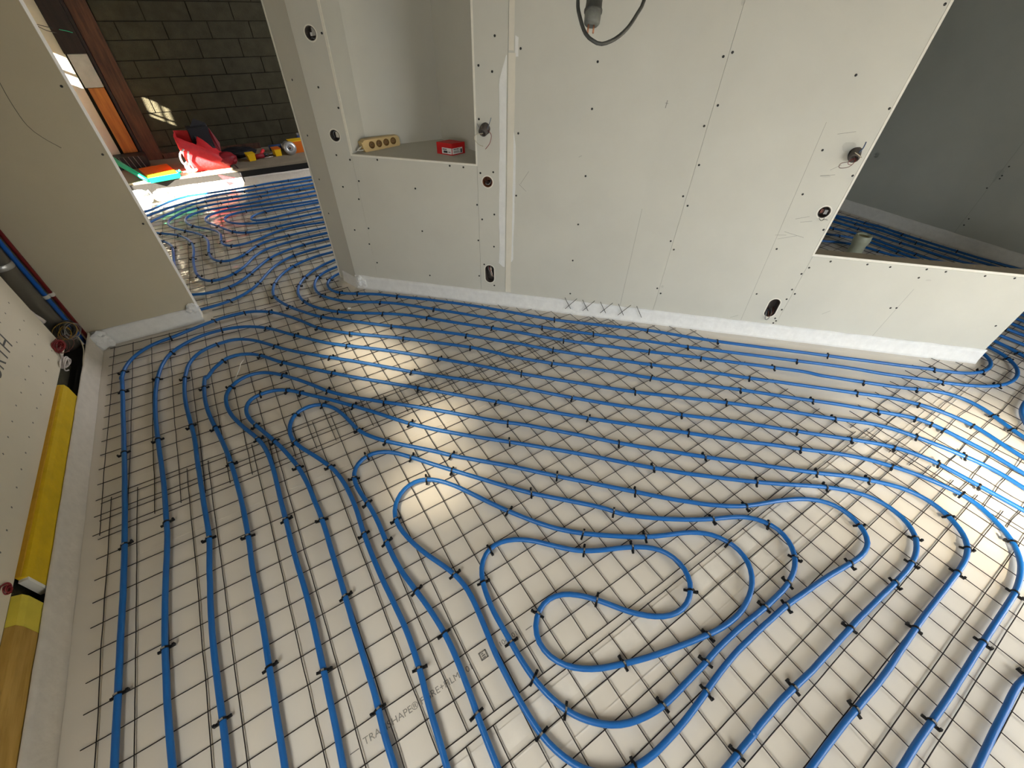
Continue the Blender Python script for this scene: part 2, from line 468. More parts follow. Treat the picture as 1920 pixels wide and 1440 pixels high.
# filled joint: cream joint tape, white compound either side with ragged outlines
def ragged(s0, s1, z0, z1, amp, seed, d=-0.0012, name='joint_compound', m='joint_white', tp=True):
    q = MB(); n = 46; vs_ = []
    for i in range(n+1):
        z = z0+(z1-z0)*i/n
        a = noise.noise((seed, z*5.0, 0))*amp + noise.noise((seed+9, z*17, 0))*amp*0.35
        taper = min(1.0, (1 - i/n)/0.10 + 0.1, (i/n)/0.03 + 0.3)
        if not tp: taper = 1.0
        mid = s1
        vs_ += [W(mid + (s0 + a - mid)*taper, d, z), W(mid, d, z), W(mid, 0.0, z), W(mid + (s0 + a - mid)*taper, 0.0, z)]
    fs = [(4*i, 4*i+1, 4*i+5, 4*i+4) for i in range(n)] + [(4*i+3, 4*i, 4*i+4, 4*i+7) for i in range(n)] + [(4*i+1, 4*i+2, 4*i+6, 4*i+5) for i in range(n)]
    q.add(vs_, fs)
    return q.build(name, m, wall)
ragged(1.262, 1.302, 0.315, 1.505, 0.008, 2.0)
ragged(1.348, 1.309, 0.115, 1.515, 0.0045, 5.0, d=-0.0018, name='joint_tape', m='joint_cream', tp=False)
ragged(1.362, 1.346, 0.36, 1.16, 0.006, 8.0, d=-0.0010)
ragged(1.338, 1.311, 1.525, H, 0.004, 11.0, d=-0.0014, name='joint_tape', m='joint_cream', tp=False)
ragged(1.362, 1.344, 1.50, 1.585, 0.006, 14.0, d=-0.0012)
# marks on the boards
def mark(s0, z0, s1, z1, w=0.0016, m='pencil', name='pencil_line'):
    a = Vector((s0, z0)); b = Vector((s1, z1)); t = (b-a).normalized(); n_ = Vector((-t.y, t.x))*w/2
    q = MB(); q.add([W(p.x, -0.0006, p.y) for p in (a-n_, b-n_, b+n_, a+n_)], [(0, 1, 2, 3)])
    return q.build(name, m, wall)
mark(2.150, 0.80, 2.152, 0.118); mark(2.944, 1.30, 2.982, 0.112); mark(3.858, 0.47, 3.826, 0.108)
mark(2.152, 1.352, 2.150, 1.318, 0.004); mark(2.143, 1.34, 2.160, 1.338, 0.002)
for (s, z, a, L) in ((3.02, 0.71, 0.3, 0.10), (3.05, 0.73, -0.2, 0.12), (2.98, 0.72, 0.1, 0.06), (3.07, 1.06, 0.15, 0.07), (3.09, 1.10, 0.6, 0.05), (3.06, 1.26, 0.2, 0.08), (3.05, 0.83, 0.3, 0.07), (3.08, 0.81, 0.2, 0.06), (3.47, 0.245, 0.7, 0.05), (2.93, 0.135, 0.5, 0.05), (1.42, 0.92, 1.0, 0.09), (1.41, 0.86, -0.7, 0.06), (1.74, 1.06, 0.5, 0.02), (1.35, 0.77, 0.05, 0.03)):
    mark(s - L/2*math.cos(a), z - L/2*math.sin(a), s + L/2*math.cos(a), z + L/2*math.sin(a), 0.0018)
for (s, z, w, h) in ((3.90, 0.535, 0.030, 0.012), (3.06, 1.055, 0.05, 0.014), (2.38, 1.735, 0.018, 0.030), (2.40, 0.30, 0.018, 0.018), (3.10, 1.20, 0.06, 0.05)):
    q = MB(); ring_ = []
    for i in range(16):
        a = 2*math.pi*i/16; k = 1 + 0.35*noise.noise((s*7+math.cos(a), z*9+math.sin(a), 3))
        ring_.append(W(s + w/2*k*math.cos(a), -0.0005, z + h/2*k*math.sin(a)))
    q.add(ring_, [tuple(range(16))]); q.build('smudge', 'smudge', wall)
# screw heads
scr = MB().lathe([(0.0001, 0.0012), (0.0056, 0.0010), (0.0060, 0.0), (0.0060, -0.004)], n=10).mesh('screw', 'screw')
SCREWS = ((0.188,1.316),(0.286,1.22),(0.199,0.96),(0.286,0.939),(0.474,0.952),(0.949,0.952),(1.036,0.95),(0.191,0.767),(0.316,0.813),(0.287,0.695),(0.704,0.798),(0.714,0.516),(0.312,0.496),(0.201,0.473),(0.291,0.377),(1.143,0.925),(1.224,0.936),(1.115,0.731),(1.229,0.679),(1.146,0.639),(1.115,0.491),(1.225,0.458),(1.238,1.58),(1.223,1.433),(1.149,1.456),(1.143,1.211),(1.373,1.534),(1.373,1.154),(1.371,0.81),(1.772,1.294),(1.785,0.957),(1.779,0.667),(0.286,1.56),(1.77,1.496),(2.399,1.556),(2.363,1.539),(2.405,1.343),(2.368,1.249),(2.401,1.062),(2.365,0.891),(2.406,0.84),(2.369,0.618),(2.403,0.565),(2.987,1.176),(2.993,0.955),(2.994,0.634),(3.192,0.773),(3.189,1.745),(2.977,1.493),(3.193,1.371),(3.191,1.067),(3.323,0.590),(3.226,0.537),(3.202,0.492),(3.527,0.594),(3.654,0.592),(3.847,0.600),(3.951,0.597),(3.839,0.544),(4.159,0.595),(4.309,0.599),(3.197,0.38),(3.227,0.352),(3.196,0.308),(3.003,0.322),(3.201,0.228),(3.189,0.157),(3.193,0.119),(3.203,0.138),(3.811,0.327),(3.843,0.332),(4.439,0.285),(1.774,0.418),(1.787,0.163),(2.371,0.282),(2.403,0.246),(0.321,0.234),(0.73,0.178),(1.112,0.221),(1.152,0.317),(1.225,0.157))
def board_at(s, z):
    for k, lo, hi in (('b1', 0.115, 0.302), ('b2', 0.302, 1.124), ('b3', 1.124, 1.308), ('b4', 1.308, 2.385), ('b5', 2.385, 3.212), ('b6', 3.212, 4.6)):
        if lo <= s < hi: return B[k]
for s, z in SCREWS: place('screw', scr, board_at(s, z), smat(s, -0.0002, z))
for u, z in ((0.146, 1.334), (0.147, 1.042), (0.1515, 0.776), (0.1517, 0.544)):
    p = JT @ Vector((u, -0.0002, z))
    place('screw', scr, B['jamb'], Matrix(((jd.x, 0, jn.x, p.x), (jd.y, 0, jn.y, p.y), (0, 1, 0, p.z), (0, 0, 0, 1))))

# ------------------------------------------------------------------ stub wall at the left
stub = tag(MB().box((-0.62, 2.500, 0), (0.0835, 2.512, H)).build('wall_stub', 'plaster_shaded'), 'dim beige plasterboard stub wall left of the doorway', None, None, 'structure')
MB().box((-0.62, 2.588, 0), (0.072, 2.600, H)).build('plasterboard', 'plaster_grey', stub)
MB().box((0.0715, 2.5125, 0), (0.0835, 2.600, H)).build('jamb_board', 'board_edge', stub)  # paler than the face: sunlight on the stub end put into the colour
for x, z in ((0.058, 1.364), (0.062, 1.065), (0.061, 0.693), (0.060, 0.129)):
    place('screw', scr, stub, Matrix(((1, 0, 0, x), (0, 0, -1, 2.4998), (0, 1, 0, z), (0, 0, 0, 1))))
MB().tube(spline([(-0.135, 2.499, 1.45), (-0.150, 2.499, 1.384), (-0.157, 2.499, 1.30), (-0.154, 2.499, 1.219), (-0.128, 2.499, 1.165), (-0.083, 2.499, 1.113)]), 0.0011, 6).build('pencil_arc', 'membrane_ink', stub)

# ------------------------------------------------------------------ exterior left wall, with its openings outside the picture
wl = tag(empty('wall_left'), 'cream membrane covered outer wall along the left side', None, None, 'structure')
def hole_wall(parent, x0, x1, ya, yb, holes, m, name, zt=H, z0=0.0):
    """wall slab in the yz plane with rectangular openings: separate panels around each opening"""
    ys = sorted({ya, yb} | {h[0] for h in holes} | {h[1] for h in holes})
    for y0, y1 in zip(ys[:-1], ys[1:]):
        hs = sorted([h for h in holes if h[0] <= y0 + 1e-6 and h[1] >= y1 - 1e-6], key=lambda h: h[2])
        z = z0
        for h in hs:
            if h[2] > z: MB().box((x0, y0, z), (x1, y1, h[2])).build(name, m, parent)
            z = h[3]
        if z < zt: MB().box((x0, y0, z), (x1, y1, zt)).build(name, m, parent)
SLOTS = []
hole_wall(wl, -0.575, -0.535, -3.7, 2.17, SLOTS + [(-2.25, -0.35, 0.70, 1.80)], 'membrane', 'membrane_panel', z0=0.222)
hole_wall(wl, -0.62, -0.575, -3.7, 2.17, SLOTS + [(-2.25, -0.35, 0.70, 1.80)], 'block', 'masonry')
MB().box((-0.63, -2.27, 0.68), (-0.60, -0.33, 1.82)).build('window_sun_block', 'white_sheet', wl)  # unseen opaque sheet, added to keep direct sun out of the window
text_mesh('W\u00dcRTH', 0.112, 'membrane_print', 'membrane_ink', wl, Matrix(((0, 0, 1, -0.5345), (1, 0, 0, 1.375), (0, 1, 0, 0.500), (0, 0, 0, 1))))
dot = MB().box((-0.0045, -0.0012, 0), (0.0045, 0.0012, 0.0004)).box((-0.0012, -0.0045, 0), (0.0012, 0.0045, 0.0004)).mesh('print_mark', 'membrane_ink')
for iz in range(5):
    for iy in range(-2, 21):
        y = 0.036 + iy*0.1 + 0.01*(iz % 2) + random.uniform(-0.006, 0.006); z = 0.300 + iz*0.095 + random.uniform(-0.004, 0.004)
        if iz >= 2 and 1.36 < y < 1.80 and z < 0.62: continue
        a = random.uniform(0.5, 1.0)
        place('print_mark', dot, wl, Matrix(((0, 0, 1, -0.5348), (math.cos(a), -math.sin(a), 0, y), (math.sin(a), math.cos(a), 0, z), (0, 0, 0, 1))))
# recess in the corner where the services rise
MB().box((-0.70, 2.15, 0), (-0.665, 2.62, H)).build('chase_back', 'wall_cream', wl)
MB().box((-0.665, 2.15, 0), (-0.620, 2.17, H)).build('chase_side', 'membrane', wl)
MB().box((-0.70, 2.600, 0), (-0.535, 2.63, H)).build('chase_end', 'wall_cream', wl)
q = MB()
for (y, z, r) in ((2.40, 0.50, 0.022), (2.385, 0.47, 0.020), (2.40, 0.44, 0.026), (2.39, 0.41, 0.018)):
    q.lathe([(0.0001, r*0.5), (r*0.6, r*0.42), (r, 0.0)], Matrix.Translation((-0.665, y-0.06, z)) @ Matrix.Rotation(math.pi/2, 4, 'Y'), 12)
q.build('foam_blob', 'foam_orange', wl)

# other walls and the ceiling that close the rooms
tag(MB().box((-0.62, -3.75, 0), (2.33, -3.70, H)).box((4.08, -3.75, 0), (4.8, -3.70, H)).box((2.33, -3.75, 2.1), (4.08, -3.70, H)).build('wall_rear', 'plaster'), 'plasterboard rear wall with a glazed door opening behind the viewpoint', None, None, 'structure')
tag(MB().box((4.75, -3.75, 0), (4.80, -1.50, H)).build('wall_door_side', 'plaster'), 'plasterboard wall closing the main room at the right', None, None, 'structure')
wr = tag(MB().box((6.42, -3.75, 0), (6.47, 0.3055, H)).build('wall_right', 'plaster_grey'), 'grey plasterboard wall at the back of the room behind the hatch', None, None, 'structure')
MB().box((6.4192, 0.3050, 0.1), (6.4202, 0.3070, H)).build('board_joint', 'core_dark', wr)
wr2 = MB().box((6.42, 0.3065, 0), (6.47, 5.4, H)).build('plasterboard', 'plaster_grey', wr)
cc = []
c = MB(); c.lathe([(0.024, -0.03), (0.024, 0.04)], Matrix.Translation((6.42, 1.293, 0.579)) @ Matrix.Rotation(math.pi/2, 4, 'Y'), 20)
k = 20; c.f += [tuple(range(k))[::-1], tuple(range(k, 2*k))]; c.sm += [False, False]
cut(wr2, [c.build('cutter', 'screw')])
MB().box((6.462, 1.25, 0.54), (6.466, 1.34, 0.62)).build('cavity', 'void_black', wr)
for z in (0.90, 0.72, 0.645, 0.62, 0.53, 0.26, 0.20):
    place('screw', scr, wr, Matrix(((0, 0, -1, 6.4198), (1, 0, 0, 0.300 + (0.015 if int(z*100) % 2 else -0.02)), (0, 1, 0, z), (0, 0, 0, 1))))
q = MB(); q.add([(6.4195, 0.305 + 0.02*math.cos(a)*(1+0.4*math.sin(3*a)), 0.64 + 0.055*math.sin(a)) for a in [i*math.pi/8 for i in range(16)]], [tuple(range(16))]); q.build('smudge', 'smudge', wr)
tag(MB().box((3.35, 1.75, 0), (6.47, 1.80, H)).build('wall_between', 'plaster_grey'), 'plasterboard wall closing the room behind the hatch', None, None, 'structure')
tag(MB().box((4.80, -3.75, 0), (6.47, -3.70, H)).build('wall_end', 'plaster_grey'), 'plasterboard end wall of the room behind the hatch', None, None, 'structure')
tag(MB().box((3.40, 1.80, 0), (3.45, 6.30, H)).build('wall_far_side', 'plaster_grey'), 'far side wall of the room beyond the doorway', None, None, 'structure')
tag(MB().box((-0.95, -3.75, H), (6.5, 6.45, H+0.05)).build('ceiling', 'ceiling_dark'), 'plain plasterboard ceiling above the rooms', None, None, 'structure')

# ------------------------------------------------------------------ room beyond the doorway: block wall, step, sunlit openings
wb = tag(MB().box((-0.95, 6.262, 0), (3.45, 6.40, H)).build('wall_back', 'mortar'), 'dark concrete block wall of the room beyond the doorway', None, None, 'structure')
zs = [0.175, 0.296, 0.463, 0.636, 0.796, 0.960, 1.115, 1.285, 1.438, 1.60, 1.765]
for i in range(len(zs)-1):
    off = (0.147, 0.415, 0.30, 0.10)[(i + 1) % 2] + 0.012*((i*7) % 3) if i < 9 else 0.25
    x = off - 0.4205*2
    while x < 3.2:
        x0 = max(x, -0.14); x1 = min(x + 0.4205, 3.39)
        if x1 - x0 > 0.04:
            z0, z1 = zs[i], zs[i+1]; g = 0.0045; d = random.uniform(0.0, 0.004)
            b_ = MB().box((x0+g, 6.250+d, z0+g), (x1-g, 6.30, z1-g)).build('block', 'block', wb)
        x += 0.4205
MB().box((-0.95, 6.250, 0), (-0.372, 6.262, H)).build('plaster_strip', 'wall_cream', wb)
step = tag(MB().box((-0.95, 5.392, 0), (3.45, 6.262, 0.172)).build('floor_step', 'concrete'), 'raised bare concrete floor slab beyond the doorway', None, None, 'structure')
MB().box((-0.95, 5.384, 0.0), (3.45, 5.392, 0.150)).build('bitumen_face', 'bitumen', step)
MB().box((0.30, 5.380, 0.150), (3.45, 5.398, 0.1765)).build('slab_edge', 'concrete', step)
ws = tag(empty('wall_side'), 'outer side wall of the room beyond the doorway, with sunlit openings', None, None, 'structure')
hole_wall(ws, -0.80, -0.78, 2.6, 6.26, [(4.72, 5.18, 0.16, 0.98), (5.822, 5.875, 1.135, 1.29), (5.785, 5.814, 1.135, 1.27), (5.822, 5.875, 1.085, 1.122), (5.785, 5.814, 1.085, 1.122), (6.068, 6.120, 1.12, 1.222), (6.068, 6.120, 1.245, 1.39)], 'wall_cream', 'masonry')
MB().box((-0.80, 2.63, 0), (-0.62, 2.66, H)).build('masonry', 'wall_cream', ws)

# ------------------------------------------------------------------ white edge strips along the walls
def strip_on(p0, p1, h, n_out, label, m='fleece', th=0.006, amp=0.002, seed=1.0, skirt=0.07):
    p0 = Vector(p0); p1 = Vector(p1); L = (p1-p0).length; n = max(4, int(L/0.05)); q = MB(); vs_ = []; rows = 5
    n_out = Vector(n_out)
    for i in range(n+1):
        p = p0.lerp(p1, i/n)
        for j in range(rows):
            t = j/(rows-1)
            d = th + amp*(1+noise.noise((seed, i*0.21, j*0.6))) + (0.010*(1-t)**3)
            zz = h*t + (0.004*noise.noise((seed+5, i*0.4, 0)) if j == rows-1 else 0)
            vs_.append(p + n_out*d + Vector((0, 0, zz)))
        vs_.append(p + n_out*0.001 + Vector((0, 0, vs_[-1].z)))
    R = rows+1
    fs = [(i*R+j, (i+1)*R+j, (i+1)*R+j+1, i*R+j+1) for i in range(n) for j in range(R-1)]
    q.add(vs_, fs, True)
    o = q.build('edge_strip', m); tag(o, label, 'edge strip', 'white edge strips round the floor')
    if skirt:
        q = MB(); vs_ = []
        for i in range(n+1):
            p = p0.lerp(p1, i/n)
            for j in range(4):
                d = 0.012 + skirt*(j/3)*(1+0.15*noise.noise((seed+2, i*0.2, 0)))
                vs_.append(p + n_out*d + Vector((0, 0, 0.0115 + 0.002*noise.noise((seed, i*0.5, j*0.8)))))
        q.add(vs_, [(i*4+j, (i+1)*4+j, (i+1)*4+j+1, i*4+j+1) for i in range(n) for j in range(3)], True)
        q.build('film_flap', 'skirt_film', o)
    return o
strip_on(W(0.112, 0, 0), W(4.515, 0, 0), 0.110, N, 'long white edge strip along the foot of the partition', seed=1, skirt=0.06)
strip_on(Fp + jd*0.0, Fp + jd*(JL*0.75), 0.085, jn, 'short white edge strip wrapped round the partition corner at the doorway', seed=2, skirt=0)
strip_on((-0.50, 2.50, 0), (0.088, 2.50, 0), 0.112, (0, -1, 0), 'white edge strip along the foot of the dim stub wall', m='fleece', seed=3, skirt=0.05)
strip_on((-0.505, -3.6, 0), (-0.505, 2.47, 0), 0.126, (1, 0, 0), 'warm white edge strip beside the yellow boards at the left', m='fleece_warm', seed=4, skirt=0.0)
strip_on((6.42, -3.6, 0), (6.42, 1.74, 0), 0.115, (-1, 0, 0), 'bluish edge strip along the grey wall behind the hatch', seed=5, skirt=0.10)
strip_on((-0.12, 5.384, 0), (3.38, 5.384, 0), 0.085, (0, -1, 0), 'cream edge strip below the black face of the far step', m='fleece_warm', seed=6, skirt=0.0)
for (c_, r_, sd, lb) in ((W(0.150, -0.012, 0.055), 0.050, 1.0, 'crumpled white film at the partition corner by the doorway'), (Vector((-0.475, 2.455, 0.06)), 0.060, 3.0, 'crumpled white film in the corner beside the grey drain pipe'), (Vector((0.062, 2.485, 0.115)), 0.034, 5.0, 'crumpled white film at the end of the dim stub wall')):
    bm = bmesh.new(); bmesh.ops.create_icosphere(bm, subdivisions=3, radius=1.0)
    for v in bm.verts:
        k = 1 + 0.38*noise.noise(v.co*1.7 + Vector((sd, 0, 0))) + 0.16*noise.noise(v.co*5 + Vector((sd, 2, 0)))
        v.co = Vector((v.co.x*r_*k, v.co.y*r_*0.55*k, v.co.z*r_*1.05*k))
    me = bpy.data.meshes.new('crumpled_film'); bm.to_mesh(me); bm.free()
    me.materials.append(MATS['fleece'])
    o = place('crumpled_film', me); o.location = c_; o.rotation_euler = (0, 0, -0.75 if sd == 1.0 else 0.1)
    tag(o, lb, 'film')
# ------------------------------------------------------------------ steel mesh sheets under the pipes
WIRE_R = 0.0018
def dwall(x, y): return (Vector((x, y, 0)) - A).dot(N)          # distance in front of the partition
def swall(x, y): return (Vector((x, y, 0)) - A).dot(E)
def sheet(label, xs, ys, rx, ry, inside, rot=0.0, wob=0.002, seed=0.0, zoff=0.0, center=(0, 0)):
    root = empty('steel_mesh', label, 'steel mesh', 'steel mesh sheets on the floor')
    cr, sr = math.cos(rot), math.sin(rot)
    def run(fixed, a, b, along_y):
        n = int((b-a)/0.035)+1; cur = []
        z = (0.0072 if along_y else 0.0042) + zoff
        sd = seed + fixed*7.3
        for i in range(n+1):
            t = a+(b-a)*i/n
            w = wob*(noise.noise((sd, t*2.1, 0.3)) + 0.6*noise.noise((sd, t*9.0, 4.0)))
            zz = z + abs(wob)*0.6*noise.noise((sd+3, t*4.0, 1.0))
            x, y = (fixed + w, t) if along_y else (t, fixed + w)
            X = center[0] + (x-center[0])*cr - (y-center[1])*sr; Y = center[1] + (x-center[0])*sr + (y-center[1])*cr
            if inside(X, Y): cur.append((X, Y, zz))
            else:
                if len(cur) > 1: MB().tube(cur, WIRE_R, 6).build('wire', 'wire', root)
                cur = []
        if len(cur) > 1: MB().tube(cur, WIRE_R, 6).build('wire', 'wire', root)
    for x in xs: run(x, ry[0], ry[1], True)
    for y in ys: run(y, rx[0], rx[1], False)
    return root
fr = lambda a, n, d=0.1: [a + d*i for i in range(n)]
front = lambda x, y: dwall(x, y) > 0.018
s1 = sheet('square steel mesh sheet under the pipes in the middle of the floor', fr(-0.39, 4) + fr(0.0, 31), fr(-0.50, 17), (-0.43, 3.03), (-0.50, 1.115), lambda x, y: front(x, y) and x > -0.45, wob=0.003, seed=1)
sheet('square steel mesh sheet below the taped joint in the foreground', fr(-0.42, 36), fr(-2.23, 18), (-0.45, 3.12), (-2.25, -0.528), front, wob=0.002, seed=20, zoff=0.0004)
sheet('square steel mesh sheet between the stub wall and the overlap joint', fr(-0.425, 31), fr(0.93, 16), (-0.45, 2.62), (0.915, 2.50), lambda x, y: front(x, y) and (y < 2.46), wob=0.004, seed=40, zoff=0.0009)
sheet('steel mesh sheet on the shiny film beyond the doorway', fr(-0.55, 38), fr(2.49, 29), (-0.62, 3.2), (2.44, 5.33), lambda x, y: 2.44 < y < 5.355 and x > -0.7 and (y > 2.66 or x > 0.12) and (x < 1.05 or dwall(x, y) < -0.62), rot=-0.035, wob=0.004, seed=60, center=(0.5, 3.5))
sheet('wavy steel mesh sheet at the right doorway end of the partition', fr(3.055, 17), fr(-2.17, 18), (3.03, 4.70), (-2.2, -0.40), lambda x, y: (front(x, y) or swall(x, y) > 4.53) and y < 0.0, wob=0.011, seed=80, zoff=0.0012)
sheet('steel mesh sheet in the room behind the hatch', fr(3.9, 25), fr(-2.1, 38), (3.6, 6.36), (-2.2, 1.70), lambda x, y: x > 4.62 and (dwall(x, y) < -0.10 or swall(x, y) > 4.55) and x < 6.37 and y < 1.70, wob=0.005, seed=99)
# tips of the cut sheet turned up against the partition
for i in range(5):
    s = 1.765 + i*0.128
    if i < 4: MB().tube([W(s, -0.022, 0.045), W(s + 0.045, -0.018, 0.100), W(s + 0.075, -0.016, 0.137)], WIRE_R, 6).build('wire', 'wire', s1)
    MB().tube([W(s + 0.040, -0.022, 0.050), W(s + 0.005, -0.018, 0.105), W(s - 0.012, -0.016, 0.134)], WIRE_R, 6).build('wire', 'wire', s1)

